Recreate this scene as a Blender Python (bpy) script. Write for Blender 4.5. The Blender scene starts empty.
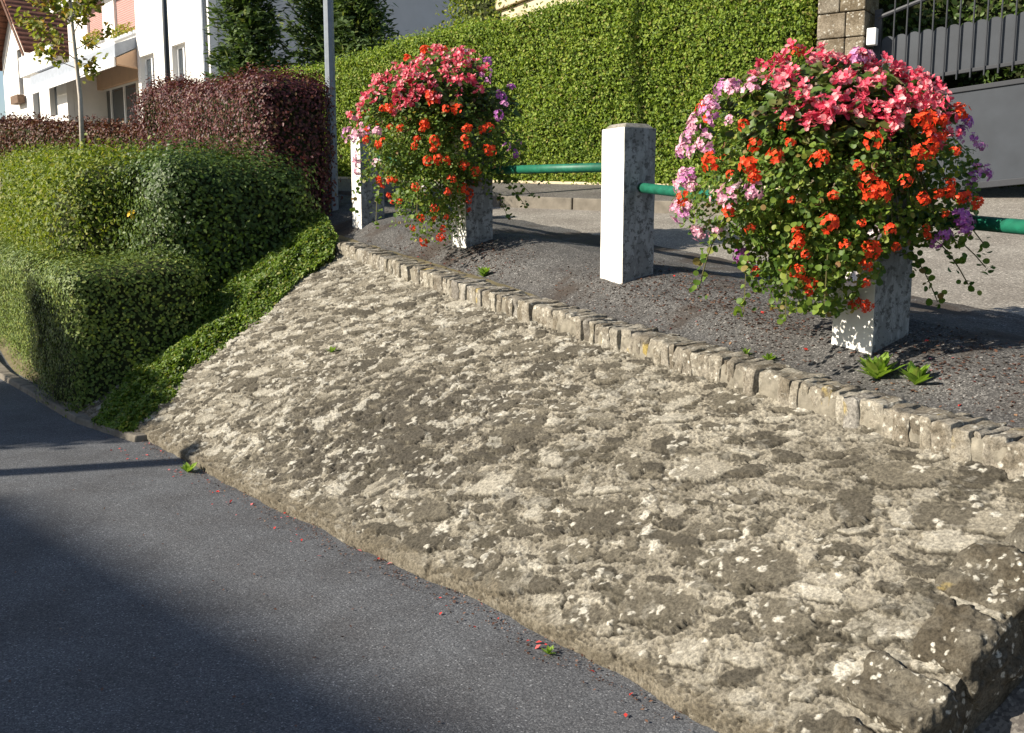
import bpy, math, random
import numpy as np
from mathutils import Vector, Matrix

R = math.radians
scene = bpy.context.scene
COL = scene.collection
random.seed(7)
rng = np.random.default_rng(11)

# ------------------------------------------------------------------ camera, sky, sun, exposure
cam_d = bpy.data.cameras.new("camera")
cam_d.sensor_width = 36.0
cam_d.lens = 36.0 * 1000 / 1024
cam_d.clip_start = 0.05
cam_d.clip_end = 2000
cam = bpy.data.objects.new("camera", cam_d)
COL.objects.link(cam)
cam.location = (0, 0, 1.6)
cam.rotation_euler = (R(90 - 8.5), 0, 0)
scene.camera = cam

SUN_EL = 30.0
SX, SY = 0.963, 0.270                       # direction the light travels over the ground
to_sun = Vector((-SX * math.cos(R(SUN_EL)), -SY * math.cos(R(SUN_EL)), math.sin(R(SUN_EL)))).normalized()
world = bpy.data.worlds.new("World")
scene.world = world
world.use_nodes = True
wn = world.node_tree
sky = wn.nodes.new("ShaderNodeTexSky")
sky.sky_type = 'NISHITA'
sky.sun_disc = False
sky.sun_elevation = R(SUN_EL)
sky.sun_rotation = math.atan2(to_sun.x, to_sun.y)
sky.air_density = 1.0
sky.dust_density = 1.0
sky.ozone_density = 1.2
bg = wn.nodes["Background"]
bg.inputs["Strength"].default_value = 0.068
wn.links.new(sky.outputs[0], bg.inputs[0])

sun_d = bpy.data.lights.new("sun", 'SUN')
sun_d.energy = 4.6
sun_d.angle = R(0.55)
sun_d.color = (1.0, 0.91, 0.77)
sun = bpy.data.objects.new("sun", sun_d)
COL.objects.link(sun)
sun.rotation_euler = to_sun.to_track_quat('Z', 'Y').to_euler()
sun.location = (-20, -10, 20)

scene.view_settings.view_transform = 'Standard'
scene.view_settings.look = 'None'
scene.view_settings.gamma = 1.0
scene.view_settings.use_curve_mapping = False
scene.view_settings.exposure = 1.05
scene.cycles.max_bounces = 6
scene.cycles.transparent_max_bounces = 4
scene.cycles.use_denoising = True

# ------------------------------------------------------------------ site coordinates
# U runs along the wall (towards the right / nearer end), V runs away from the lower road
O2 = np.array([0.665, 6.05]); DU = np.array([0.495, -0.869]); NV = np.array([0.869, 0.495])

def W(U, V, z):
    U, V, z = np.broadcast_arrays(np.asarray(U, float), np.asarray(V, float), np.asarray(z, float))
    return np.stack([O2[0] + U * DU[0] + V * NV[0], O2[1] + U * DU[1] + V * NV[1], z], -1)

def zplane(U, V):
    return 1.194 - 0.091 * U + 0.101 * V

def vfoot(U):
    return np.interp(U, [-60, -40, -6.68, -3.3, -2.9, -2.54, -0.115, 1.5, 2.62, 4], [-3.4, -3.4, -3.1, -2.62, -2.48, -2.36, -2.0, -1.70, -1.55, -1.42])

def zcop(U):
    return np.interp(U, [-60, -4.5, -3.53, -1.26, 0, 1.25, 2.32, 2.87, 4], [6.5, 1.455, 1.374, 1.158, 1.06, .968, .888, .855, .79])

# ------------------------------------------------------------------ numpy noise
def _h(ix, iy, iz, seed):
    with np.errstate(over='ignore'):
        n = (ix.astype(np.int64).astype(np.uint32) * np.uint32(374761393) + iy.astype(np.int64).astype(np.uint32) * np.uint32(668265263)
             + iz.astype(np.int64).astype(np.uint32) * np.uint32(2246822519) + np.uint32(seed * 3266489917 % 4294967296))
        n = (n ^ (n >> np.uint32(13))) * np.uint32(1274126177)
        n = (n ^ (n >> np.uint32(16))) * np.uint32(2654435761)
        n = n ^ (n >> np.uint32(15))
    return n.astype(np.float64) / 4294967295.0

def vnoise(P, scale, seed=0):
    P = np.asarray(P, float) * scale
    i = np.floor(P); f = P - i; f = f * f * (3 - 2 * f)
    out = 0
    for dx in (0, 1):
        for dy in (0, 1):
            for dz in (0, 1):
                w = (f[..., 0] if dx else 1 - f[..., 0]) * (f[..., 1] if dy else 1 - f[..., 1]) * (f[..., 2] if dz else 1 - f[..., 2])
                out = out + w * _h(i[..., 0] + dx, i[..., 1] + dy, i[..., 2] + dz, seed)
    return out

def fbm(P, scale, octv=4, seed=0, gain=.5):
    a, s, t = 1.0, 0.0, 0.0
    for k in range(octv):
        s = s + a * vnoise(P, scale * 2.03 ** k, seed + 17 * k); t += a; a *= gain
    return s / t

def smooth(x, a, b):
    t = np.clip((x - a) / (b - a), 0, 1)
    return t * t * (3 - 2 * t)

# ------------------------------------------------------------------ mesh helpers
def build_np(name, V, faces, mats, parent=None, smooth_sh=False, midx=None, link=True, cols=None):
    """faces: list of int arrays (n,k)"""
    me = bpy.data.meshes.new(name)
    V = np.asarray(V, np.float32)
    me.vertices.add(len(V)); me.vertices.foreach_set("co", V.ravel())
    loops = np.concatenate([np.asarray(f).ravel() for f in faces]).astype(np.int32)
    tot = np.concatenate([np.full(len(f), f.shape[1]) for f in map(np.asarray, faces)])
    start = np.concatenate([[0], np.cumsum(tot)[:-1]]).astype(np.int32)
    me.loops.add(len(loops)); me.loops.foreach_set("vertex_index", loops)
    me.polygons.add(len(tot)); me.polygons.foreach_set("loop_start", start)
    if smooth_sh:
        me.polygons.foreach_set("use_smooth", np.ones(len(tot), bool))
    if not isinstance(mats, (list, tuple)):
        mats = [mats]
    for m in mats:
        me.materials.append(m)
    if midx is not None:
        me.polygons.foreach_set("material_index", np.asarray(midx, np.int32))
    if cols is not None:
        a = me.color_attributes.new("Col", 'FLOAT_COLOR', 'POINT')
        c = np.ones((len(V), 4), np.float32); c[:, :3] = cols
        a.data.foreach_set("color", c.ravel())
    me.update(); me.validate()
    if not link:
        return me
    o = bpy.data.objects.new(name, me)
    COL.objects.link(o)
    if parent is not None:
        o.parent = parent
    return o

def grid_faces(nu, nv):
    i = np.arange(nu * nv).reshape(nu, nv)
    return np.stack([i[:-1, :-1], i[1:, :-1], i[1:, 1:], i[:-1, 1:]], -1).reshape(-1, 4)

class MB:
    def __init__(s): s.v = []; s.f = []; s.m = []
    def add(s, vs, fs, mi=0):
        b = len(s.v); s.v += [tuple(x) for x in vs]
        for f in fs: s.f.append([b + k for k in f]); s.m.append(mi)
        return s
    def hexa(s, p, mi=0):      # 8 points: bottom 4 ccw, top 4
        return s.add(p, [(0, 3, 2, 1), (4, 5, 6, 7), (0, 1, 5, 4), (1, 2, 6, 5), (2, 3, 7, 6), (3, 0, 4, 7)], mi)
    def box(s, a, b, fr=None, mi=0):  # a,b opposite corners in local frame; fr: function local->world
        (x0, y0, z0), (x1, y1, z1) = a, b
        p = [(x0, y0, z0), (x1, y0, z0), (x1, y1, z0), (x0, y1, z0), (x0, y0, z1), (x1, y0, z1), (x1, y1, z1), (x0, y1, z1)]
        if fr: p = [fr(*q) for q in p]
        return s.hexa(p, mi)
    def tube(s, pts, rad, n=10, mi=0, caps=True):
        pts = [Vector(p) for p in pts]
        if not isinstance(rad, (list, tuple)): rad = [rad] * len(pts)
        rings = []; b = len(s.v)
        for i, p in enumerate(pts):
            t = (pts[min(i + 1, len(pts) - 1)] - pts[max(i - 1, 0)]).normalized()
            a = t.orthogonal().normalized() if i == 0 else (a - t * a.dot(t)).normalized()
            c = t.cross(a)
            rings.append([p + (a * math.cos(2 * math.pi * k / n) + c * math.sin(2 * math.pi * k / n)) * rad[i] for k in range(n)])
        vs = [q for r in rings for q in r]; fs = []
        for i in range(len(pts) - 1):
            for k in range(n):
                fs.append((i * n + k, i * n + (k + 1) % n, (i + 1) * n + (k + 1) % n, (i + 1) * n + k))
        if caps:
            fs.append(tuple(range(n - 1, -1, -1))); fs.append(tuple((len(pts) - 1) * n + k for k in range(n)))
        return s.add(vs, fs, mi)
    def build(s, name, mats, parent=None, smooth_sh=False, bevel=0, link=True):
        me = bpy.data.meshes.new(name)
        me.from_pydata([tuple(x) for x in s.v], [], s.f)
        if not isinstance(mats, (list, tuple)): mats = [mats]
        for m in mats: me.materials.append(m)
        me.polygons.foreach_set("material_index", s.m)
        if smooth_sh: me.polygons.foreach_set("use_smooth", [True] * len(s.f))
        me.update()
        o = bpy.data.objects.new(name, me); COL.objects.link(o)
        if parent is not None: o.parent = parent
        if bevel:
            b = o.modifiers.new("bevel", 'BEVEL'); b.width = bevel; b.segments = 2; b.limit_method = 'ANGLE'
        return o

def tag(o, label=None, cat=None, group=None, kind=None):
    if label: o["label"] = label
    if cat: o["category"] = cat
    if group: o["group"] = group
    if kind: o["kind"] = kind
    return o

def empty(name, loc, label, cat, group=None):
    o = bpy.data.objects.new(name, None)
    o.empty_display_size = .2
    o.location = tuple(loc); COL.objects.link(o)
    bpy.context.view_layer.update()
    return tag(o, label, cat, group)

def adopt(ch, root):
    """parent ch (built in world coordinates) under root keeping place; root has no rotation"""
    ch.parent = root
    ch.location = Vector(ch.location) - Vector(root.location)
    return ch

# ------------------------------------------------------------------ materials
def mat(name, rough=.8, spec=.3):
    m = bpy.data.materials.new(name); m.use_nodes = True
    nt = m.node_tree; b = nt.nodes["Principled BSDF"]
    b.inputs["Roughness"].default_value = rough
    b.inputs["Specular IOR Level"].default_value = spec
    return m, nt, b

def N(nt, t, **kw):
    n = nt.nodes.new("ShaderNode" + t)
    for k, v in kw.items():
        if k in n.inputs: n.inputs[k].default_value = v
        else: setattr(n, k, v)
    return n

def ramp(nt, src, stops, interp='LINEAR'):
    r = nt.nodes.new("ShaderNodeValToRGB"); r.color_ramp.interpolation = interp
    el = r.color_ramp.elements
    while len(el) < len(stops): el.new(.5)
    for e, (p, c) in zip(el, stops):
        e.position = p; e.color = (*c, 1) if len(c) == 3 else c
    nt.links.new(src, r.inputs[0]); return r.outputs[0]

def mix(nt, fac, a, b, mode='MIX'):
    m = nt.nodes.new("ShaderNodeMix"); m.data_type = 'RGBA'; m.blend_type = mode
    if hasattr(fac, 'links'): nt.links.new(fac, m.inputs[0])
    else: m.inputs[0].default_value = fac
    for i, c in ((6, a), (7, b)):
        if hasattr(c, 'links'): nt.links.new(c, m.inputs[i])
        else: m.inputs[i].default_value = (*c, 1) if len(c) == 3 else c
    return m.outputs[2]

def coords(nt, kind="Object", scale=None):
    tc = nt.nodes.new("ShaderNodeTexCoord")
    if scale is None: return tc.outputs[kind]
    mp = nt.nodes.new("ShaderNodeMapping"); mp.inputs["Scale"].default_value = scale
    nt.links.new(tc.outputs[kind], mp.inputs[0]); return mp.outputs[0]

def noise(nt, vec, scale, detail=4, rough=.55, out="Fac"):
    n = N(nt, "TexNoise", Scale=scale, Detail=detail, Roughness=rough); nt.links.new(vec, n.inputs["Vector"]); return n.outputs[out]

def voro(nt, vec, scale, feature='F1', out="Distance", rnd=1.0):
    n = N(nt, "TexVoronoi", Scale=scale, feature=feature, Randomness=rnd); nt.links.new(vec, n.inputs["Vector"]); return n.outputs[out]

def bump(nt, b, h, strength=.5, dist=.01):
    n = N(nt, "Bump", Strength=strength, Distance=dist); nt.links.new(h, n.inputs["Height"]); nt.links.new(n.outputs[0], b.inputs["Normal"])

def gray(v): return (v, v, v)

def make_leaf(name, stops, rough=.42, trans=.28, spec=.32, patch=None, tmul=1.7):
    m, nt, b = mat(name, rough + .1, spec)
    g = nt.nodes.new("ShaderNodeNewGeometry")
    c = ramp(nt, g.outputs["Random Per Island"], stops)
    v = coords(nt)
    big = noise(nt, v, 1.6, 3)
    c = mix(nt, ramp(nt, big, [(.35, gray(0)), (.7, gray(1))]), c, patch if patch else mix(nt, 1, c, (.8, .85, .8), 'MULTIPLY'))
    nt.links.new(c, b.inputs["Base Color"])
    tr = nt.nodes.new("ShaderNodeBsdfTranslucent")
    tc = mix(nt, 1, c, (tmul, tmul, tmul * .55), 'MULTIPLY'); nt.links.new(tc, tr.inputs[0])
    mx = nt.nodes.new("ShaderNodeMixShader"); mx.inputs[0].default_value = trans
    nt.links.new(b.outputs[0], mx.inputs[1]); nt.links.new(tr.outputs[0], mx.inputs[2])
    nt.links.new(mx.outputs[0], nt.nodes["Material Output"].inputs[0])
    return m

M = {}
M['hedge'] = make_leaf("hedge_leaf", [(0, (.085, .14, .023)), (.35, (.175, .255, .034)), (.7, (.245, .33, .042)), (.93, (.33, .38, .07)), (1, (.29, .23, .08))], .48, .35, .25)
M['box'] = make_leaf("box_leaf", [(0, (.06, .095, .02)), (.5, (.125, .18, .032)), (.85, (.19, .24, .045)), (1, (.25, .26, .07))], .45, .13)
M['yellowgreen'] = make_leaf("yellow_green_leaf", [(0, (.07, .11, .015)), (.5, (.15, .20, .026)), (.85, (.22, .26, .036)), (1, (.28, .26, .05))], .5, .28)
M['laurel'] = make_leaf("dark_leaf", [(0, (.03, .055, .013)), (.5, (.06, .105, .02)), (.85, (.095, .15, .028)), (1, (.15, .19, .04))], .4, .2)
M['barberry'] = make_leaf("red_leaf", [(0, (.045, .014, .017)), (.45, (.095, .024, .030)), (.75, (.15, .042, .042)), (.92, (.17, .08, .05)), (1, (.13, .11, .04))], .4, .22, tmul=1.2)
M['rust'] = make_leaf("rust_leaf", [(0, (.05, .018, .014)), (.5, (.11, .035, .024)), (.85, (.15, .06, .035)), (1, (.14, .12, .04))], .45, .2, tmul=1.2)
M['ivy'] = make_leaf("ground_cover_leaf", [(0, (.06, .10, .017)), (.5, (.125, .20, .03)), (.85, (.18, .255, .04)), (1, (.27, .25, .06))], .42, .28)
M['conifer'] = make_leaf("conifer_needle", [(0, (.035, .065, .02)), (.5, (.07, .115, .03)), (.9, (.11, .165, .04)), (1, (.16, .18, .05))], .6, .2)
M['birch'] = make_leaf("young_tree_leaf", [(0, (.12, .16, .025)), (.4, (.20, .23, .035)), (.8, (.30, .25, .05)), (1, (.36, .2, .06))], .5, .4)
M['geranium'] = make_leaf("geranium_leaf", [(0, (.05, .10, .016)), (.4, (.095, .165, .022)), (.8, (.165, .235, .034)), (.95, (.24, .28, .05)), (1, (.25, .13, .06))], .42, .32)
M['begonia'] = make_leaf("begonia_leaf", [(0, (.05, .07, .018)), (.5, (.075, .13, .025)), (.85, (.10, .16, .03)), (1, (.14, .07, .04))], .32, .25)
M['weed'] = make_leaf("weed_leaf", [(0, (.14, .24, .03)), (.6, (.23, .35, .05)), (1, (.33, .40, .08))], .45, .35)

def petal(name, stops, trans=.3):
    m, nt, b = mat(name, .5, .25)
    g = nt.nodes.new("ShaderNodeNewGeometry")
    c = ramp(nt, g.outputs["Random Per Island"], stops)
    nt.links.new(c, b.inputs["Base Color"])
    tr = nt.nodes.new("ShaderNodeBsdfTranslucent"); nt.links.new(c, tr.inputs[0])
    mx = nt.nodes.new("ShaderNodeMixShader"); mx.inputs[0].default_value = trans
    nt.links.new(b.outputs[0], mx.inputs[1]); nt.links.new(tr.outputs[0], mx.inputs[2])
    nt.links.new(mx.outputs[0], nt.nodes["Material Output"].inputs[0])
    return m
M['orange'] = petal("orange_red_petal", [(0, (.68, .035, .012)), (.5, (.80, .065, .018)), (1, (.87, .12, .03))])
M['lilac'] = petal("lilac_petal", [(0, (.52, .16, .45)), (.5, (.62, .25, .50)), (1, (.72, .42, .58))])
M['purple'] = petal("purple_petal", [(0, (.38, .08, .40)), (.5, (.48, .14, .48)), (1, (.6, .25, .55))])
M['pink'] = petal("pale_pink_petal", [(0, (.68, .28, .42)), (.5, (.75, .40, .52)), (1, (.82, .58, .62))])
M['coral'] = petal("coral_petal", [(0, (.56, .03, .075)), (.4, (.74, .085, .15)), (.72, (.83, .20, .25)), (1, (.88, .48, .48))])
M['white_petal'] = petal("white_petal", [(0, (.75, .65, .68)), (1, (.85, .8, .8))])
M['yellow_petal'] = petal("yellow_petal", [(0, (.8, .5, .03)), (1, (.85, .62, .06))])

def simple(name, col, rough=.7, spec=.3, var=.25, scale=12, bmp=0, metal=0):
    m, nt, b = mat(name, rough, spec)
    v = coords(nt); n = noise(nt, v, scale, 5)
    c = ramp(nt, n, [(.25, tuple(x * (1 - var) for x in col)), (.75, tuple(min(1, x * (1 + var * .6)) for x in col))])
    nt.links.new(c, b.inputs["Base Color"]); b.inputs["Metallic"].default_value = metal
    if bmp: bump(nt, b, noise(nt, v, scale * 6, 3), bmp, .004)
    return m
M['twig'] = simple("twig", (.055, .042, .028), .9, .1, .4, 30)
M['thicket'] = simple('thicket', (.035, .042, .018), .95, .05, .5, 40, .8)
M['trunk'] = simple("bark", (.16, .12, .085), .9, .1, .4, 25, .6)
M['pale_bark'] = simple("pale_bark", (.55, .50, .44), .8, .2, .3, 20)
M['stem'] = simple("stem", (.12, .11, .04), .6, .3, .4, 40)
M['green_paint'] = simple("green_paint", (.010, .125, .075), .5, .4, .4, 22)
M['gate_paint'] = simple("gate_paint", (.040, .047, .058), .5, .4, .2, 5)
M['gate_dark'] = simple("gate_rail_paint", (.035, .038, .045), .5, .4, .2, 5)
M['lamp_paint'] = simple("lamp_paint", (.20, .23, .27), .5, .4, .2, 20)
M['dark_paint'] = simple("dark_pole_paint", (.05, .06, .07), .5, .4, .2, 20)
M['render_white'] = simple("white_render", (.80, .77, .72), .9, .1, .06, 3)
M['render_grey'] = simple("grey_render", (.55, .54, .54), .9, .1, .08, 2)
M['render_peach'] = simple("peach_render", (.62, .42, .28), .9, .1, .08, 3)
M['frame_white'] = simple("white_frame", (.78, .78, .78), .5, .3, .05, 3)
M['shutter'] = simple("pink_shutter", (.42, .24, .22), .7, .2, .1, 6)
M['awning'] = simple("awning_slate", (.30, .33, .38), .6, .3, .15, 6)
M['wood_dark'] = simple("brown_board", (.11, .055, .035), .7, .2, .3, 8)
M['beige_stone'] = simple("beige_stone", (.62, .52, .36), .9, .1, .2, 6, .4)
M['kerb'] = simple("kerb_stone", (.19, .17, .14), .9, .1, .35, 9, .5)
M['planter'] = simple("planter_clay", (.15, .10, .07), .8, .2, .3, 10)
M['soil'] = simple("soil", (.06, .042, .03), .95, .1, .5, 12, .8)
M['render_street'] = simple("street_render", (.55, .50, .42), .9, .1, .1, 2)
m, nt, b = mat("window_glass", .08, .6); b.inputs["Base Color"].default_value = (.04, .05, .06, 1); M['glass'] = m

# roof tiles
m, nt, b = mat("roof_tiles", .8, .2)
v = coords(nt)
wv = N(nt, "TexWave", Scale=1.4, Distortion=.6, bands_direction='Z'); nt.links.new(v, wv.inputs[0])
c = ramp(nt, noise(nt, v, 3, 4), [(.3, (.10, .045, .032)), (.7, (.20, .085, .055))])
c = mix(nt, ramp(nt, wv.outputs["Fac"], [(0, gray(.0)), (.25, gray(1))]), mix(nt, 1, c, gray(.45), 'MULTIPLY'), c)
nt.links.new(c, b.inputs["Base Color"]); bump(nt, b, wv.outputs["Fac"], .6, .05)
M['tiles'] = m

# asphalt
def asphalt(name, dark, light, grain=260, patch_col=None, rough=.85, bs=.5):
    m, nt, b = mat(name, rough, .25)
    v = coords(nt)
    g1 = voro(nt, v, grain, out="Color"); g2 = noise(nt, v, 2.2, 5, .6); g3 = noise(nt, v, grain * .55, 2, .6)
    sep = N(nt, "SeparateColor"); nt.links.new(g1, sep.inputs[0])
    mid = tuple((a + c_) / 2 for a, c_ in zip(dark, light))
    c = ramp(nt, sep.outputs[0], [(0, tuple(x * .6 for x in dark)), (.5, dark), (.8, mid), (.97, light), (1, tuple(min(1, x * 1.9) for x in light))])
    c = mix(nt, ramp(nt, g2, [(.35, gray(0)), (.68, gray(1))]), c, mix(nt, 1, c, (.72, .70, .69), 'MULTIPLY'))
    if patch_col:
        n2 = noise(nt, v, 1.1, 6, .68)
        c = mix(nt, ramp(nt, n2, [(.53, gray(0)), (.60, gray(.8))]), c, patch_col)
    nt.links.new(c, b.inputs["Base Color"])
    bump(nt, b, g3, bs, .006)
    return m
M['asphalt_low'] = asphalt("asphalt_lower", (.092, .097, .106), (.165, .171, .18), 200)
M['asphalt_up'] = asphalt("asphalt_pavement", (.074, .0725, .070), (.17, .165, .157), 150, (.046, .036, .029), bs=.9)
M['road_up'] = asphalt("asphalt_road", (.235, .218, .19), (.36, .335, .295), 120)
M['pave_far'] = asphalt("asphalt_far", (.13, .12, .11), (.2, .19, .17), 100)
M['earth'] = simple("earth", (.14, .12, .07), .95, .1, .4, 4, .6)

# painted concrete posts
def postmat(name, paint, bare, thr, ds):
    m, nt, b = mat(name, .75, .25)
    v = coords(nt); oi = nt.nodes.new("ShaderNodeObjectInfo")
    add = N(nt, "VectorMath", operation='ADD'); nt.links.new(v, add.inputs[0])
    sc = N(nt, "VectorMath", operation='SCALE'); sc.inputs["Scale"].default_value = 17
    cmb = N(nt, "CombineXYZ")
    for i in range(3): nt.links.new(oi.outputs["Random"], cmb.inputs[i])
    nt.links.new(cmb.outputs[0], sc.inputs[0]); nt.links.new(sc.outputs[0], add.inputs[1])
    v = add.outputs[0]
    mp = N(nt, "Mapping"); mp.inputs["Scale"].default_value = (1, 1, .38); nt.links.new(v, mp.inputs[0]); vs_ = mp.outputs[0]
    n1 = noise(nt, vs_, 11, 8, .72); n2 = noise(nt, v, 30, 6, .75); n3 = noise(nt, vs_, 4, 4)
    base = mix(nt, ramp(nt, n3, [(.3, gray(0)), (.7, gray(1))]), paint, tuple(x * .86 for x in paint))
    c = mix(nt, ramp(nt, n1, [(thr, gray(0)), (thr + .05, gray(1))]), base, bare)
    c = mix(nt, ramp(nt, n2, [(thr + ds, gray(0)), (thr + ds + .06, gray(.85))]), c, (.075, .072, .068))
    nt.links.new(c, b.inputs["Base Color"]); bump(nt, b, n2, .35, .006)
    return m
M['post_paint'] = postmat("white_painted_concrete", (.80, .78, .73), (.42, .40, .37), .68, .02)
M['post_shade_worn'] = postmat("shade_worn_concrete", (.32, .32, .315), (.20, .20, .195), .46, .06)  # faces turned from the sun: shade mixed into the paint colour, plus mildew blotches
M['post_top'] = postmat("mossy_concrete", (.30, .28, .24), (.2, .19, .15), .5, .06)

# masonry: base colour from the mesh's own stone / mortar map, plus fine grain
def masonry(name, use_attr=True, base=None):
    m, nt, b = mat(name, .92, .12)
    v = coords(nt)
    if use_attr:
        a = N(nt, "Attribute", attribute_name="Col"); c = a.outputs["Color"]
    else:
        oi = nt.nodes.new("ShaderNodeObjectInfo")
        add = N(nt, "VectorMath", operation='ADD'); nt.links.new(v, add.inputs[0])
        cmb = N(nt, "CombineXYZ"); ml = N(nt, "Math", operation='MULTIPLY'); ml.inputs[1].default_value = 31
        nt.links.new(oi.outputs["Random"], ml.inputs[0])
        for i in range(3): nt.links.new(ml.outputs[0], cmb.inputs[i])
        nt.links.new(cmb.outputs[0], add.inputs[1]); v = add.outputs[0]
        c = ramp(nt, oi.outputs["Random"], base)
        n = noise(nt, v, 7, 6, .65)
        c = mix(nt, ramp(nt, n, [(.42, gray(0)), (.6, gray(1))]), c, mix(nt, 1, c, (.55, .52, .48), 'MULTIPLY'))
        dn = noise(nt, v, 40, 3, .6, "Color"); vd = N(nt, "VectorMath", operation='MULTIPLY_ADD'); nt.links.new(dn, vd.inputs[0]); vd.inputs[1].default_value = (.03, .03, .03); nt.links.new(v, vd.inputs[2])
        sp = voro(nt, vd.outputs[0], 34); nsp = noise(nt, v, 9, 4)
        spots = ramp(nt, sp, [(.20, gray(1)), (.36, gray(0))]); msk = ramp(nt, nsp, [(.46, gray(0)), (.52, gray(1))])
        sm = mix(nt, 1, spots, msk, 'MULTIPLY')
        c = mix(nt, sm, c, (.46, .44, .38))
        ny = noise(nt, v, 4.3, 4); c = mix(nt, ramp(nt, ny, [(.66, gray(0)), (.72, gray(.7))]), c, (.40, .30, .08))
    f1 = noise(nt, v, 90, 4, .7); f2 = noise(nt, v, 330, 2, .6)
    c = mix(nt, 1, c, ramp(nt, f1, [(.3, gray(.45)), (.5, gray(.95)), (.72, gray(1.45))]), 'MULTIPLY')
    c = mix(nt, .6, c, ramp(nt, f2, [(.3, gray(.6)), (.6, gray(1.15))]), 'MULTIPLY')
    nt.links.new(c, b.inputs["Base Color"]); bump(nt, b, f1, .7, .008)
    return m
M['masonry'] = masonry("rubble_masonry")
M['coping'] = masonry("coping_stone", False, [(0, (.22, .20, .165)), (.35, (.28, .255, .21)), (.7, (.33, .305, .25)), (1, (.25, .235, .21))])
M['corner'] = masonry("corner_stone", False, [(0, (.10, .09, .07)), (.6, (.13, .116, .09)), (1, (.115, .105, .085))])
M['pillar'] = masonry("pillar_stone", False, [(0, (.22, .185, .13)), (.6, (.26, .22, .165)), (1, (.19, .175, .145))])

# ------------------------------------------------------------------ leaves
KITE = np.array([(-.5, 0, 0), (0, -.30, .07), (.5, 0, -.05), (0, .30, .07)]); KITE_F = [[0, 1, 2, 3]]
OVAL = np.array([(-.5, 0, 0), (-.15, -.30, .06), (.25, -.24, .04), (.5, 0, -.06), (.25, .24, .04), (-.15, .30, .06)]); OVAL_F = [[0, 1, 2, 3], [0, 3, 4, 5]]
a_ = np.linspace(0, 2 * np.pi, 11)[:-1]
LOBE = np.concatenate([[(0, 0, -.06)], np.stack([np.cos(a_) * .5 * np.where(np.arange(10) % 2, .97, 1.0), np.sin(a_) * .5 * np.where(np.arange(10) % 2, .97, 1.0), .07 * np.cos(2 * a_)], -1)])
LOBE_F = [[0, 1 + 2 * k, 2 + 2 * k, 1 + (2 * k + 2) % 10] for k in range(5)]
NEED = np.array([(-.5, 0, 0), (-.1, -.09, .02), (.5, 0, 0), (-.1, .09, .02)])

def scatter(tv, tf, pos, nrm, size, tilt=.55, along=None):
    n = len(pos)
    nr = nrm + rng.normal(0, tilt, (n, 3)); nr /= np.linalg.norm(nr, axis=1, keepdims=True) + 1e-9
    t = rng.normal(0, 1, (n, 3)) if along is None else along + rng.normal(0, .35, (n, 3))
    t -= nr * (t * nr).sum(1, keepdims=True); t /= np.linalg.norm(t, axis=1, keepdims=True) + 1e-9
    w = np.cross(nr, t)
    s = np.asarray(size)[:, None, None] if np.ndim(size) else size
    Vv = pos[:, None, :] + s * (tv[None, :, 0, None] * t[:, None] + tv[None, :, 1, None] * w[:, None] + tv[None, :, 2, None] * nr[:, None])
    k = len(tv); tf = np.array(tf)
    F = (np.arange(n)[:, None, None] * k + tf[None]).reshape(-1, tf.shape[1])
    return Vv.reshape(-1, 3), F

def round_box(p, half, power):
    half = np.array(half); r = half.min() * float(np.interp(power, [2.5, 4, 6, 9, 14], [.95, .72, .52, .34, .20]))
    P = p * half; c = np.clip(P, -(half - r), half - r); d = P - c
    d /= np.linalg.norm(d, axis=1, keepdims=True) + 1e-9
    return c + d * r, d

def blob_points(n, half, power=6, seed=1, bumpy=.06, freq=2.0, faces=None):
    """points on a noisy rounded box (local), returns p, normal, depth(0..1)"""
    hx, hy, hz = half
    ar = np.array([hy * hz, hy * hz, hx * hz, hx * hz, hx * hy, hx * hy])
    if faces is not None: ar = ar * np.array(faces, float)
    f = rng.choice(6, n, p=ar / ar.sum())
    p = rng.uniform(-1, 1, (n, 3)); ax = f // 2; sg = np.where(f % 2, 1.0, -1.0)
    p[np.arange(n), ax] = sg
    P, nr = round_box(p, half, power)
    b = fbm(P + 50 + seed, freq, 4, seed) - .5
    P = P + nr * (b * 2 * bumpy)[:, None]
    return P, nr

def blob_core(half, power=6, seed=1, bumpy=.06, freq=2.0, shrink=.06, n=30):
    V = []; F = []
    hx, hy, hz = half; g = np.linspace(-1, 1, n)
    base = 0
    for ax in range(3):
        for sg in (-1, 1):
            a, b_ = np.meshgrid(g, g, indexing='ij'); p = np.empty((n, n, 3))
            o = [k for k in range(3) if k != ax]
            p[..., ax] = sg; p[..., o[0]] = a; p[..., o[1]] = b_
            p = p.reshape(-1, 3)
            P, nr = round_box(p, half, power); bb = fbm(P + 50 + seed, freq, 4, seed) - .5
            V.append(P + nr * (bb * 2 * bumpy - shrink)[:, None]); F.append(grid_faces(n, n) + base); base += n * n
    return np.concatenate(V), np.concatenate(F)

def rock_core(half, power=6, seed=1, bumpy=.06, freq=2.0, shrink=.06, n=22):
    V = []; F = []
    hx, hy, hz = half; g = np.linspace(-1, 1, n)
    base = 0
    for ax in range(3):
        for sg in (-1, 1):
            a, b_ = np.meshgrid(g, g, indexing='ij'); p = np.empty((n, n, 3))
            o = [k for k in range(3) if k != ax]
            p[..., ax] = sg; p[..., o[0]] = a; p[..., o[1]] = b_
            p = p.reshape(-1, 3)
            k = (np.abs(p) ** power).sum(1, keepdims=True) ** (1 / power); q = p / k
            nr = np.sign(q) * np.abs(q) ** (power - 1) / np.array(half); nr /= np.linalg.norm(nr, axis=1, keepdims=True)
            P = q * np.array(half); bb = fbm(P + 50 + seed, freq, 4, seed) - .5
            V.append(P + nr * (bb * 2 * bumpy - shrink)[:, None]); F.append(grid_faces(n, n) + base); base += n * n
    return np.concatenate(V), np.concatenate(F)

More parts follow.
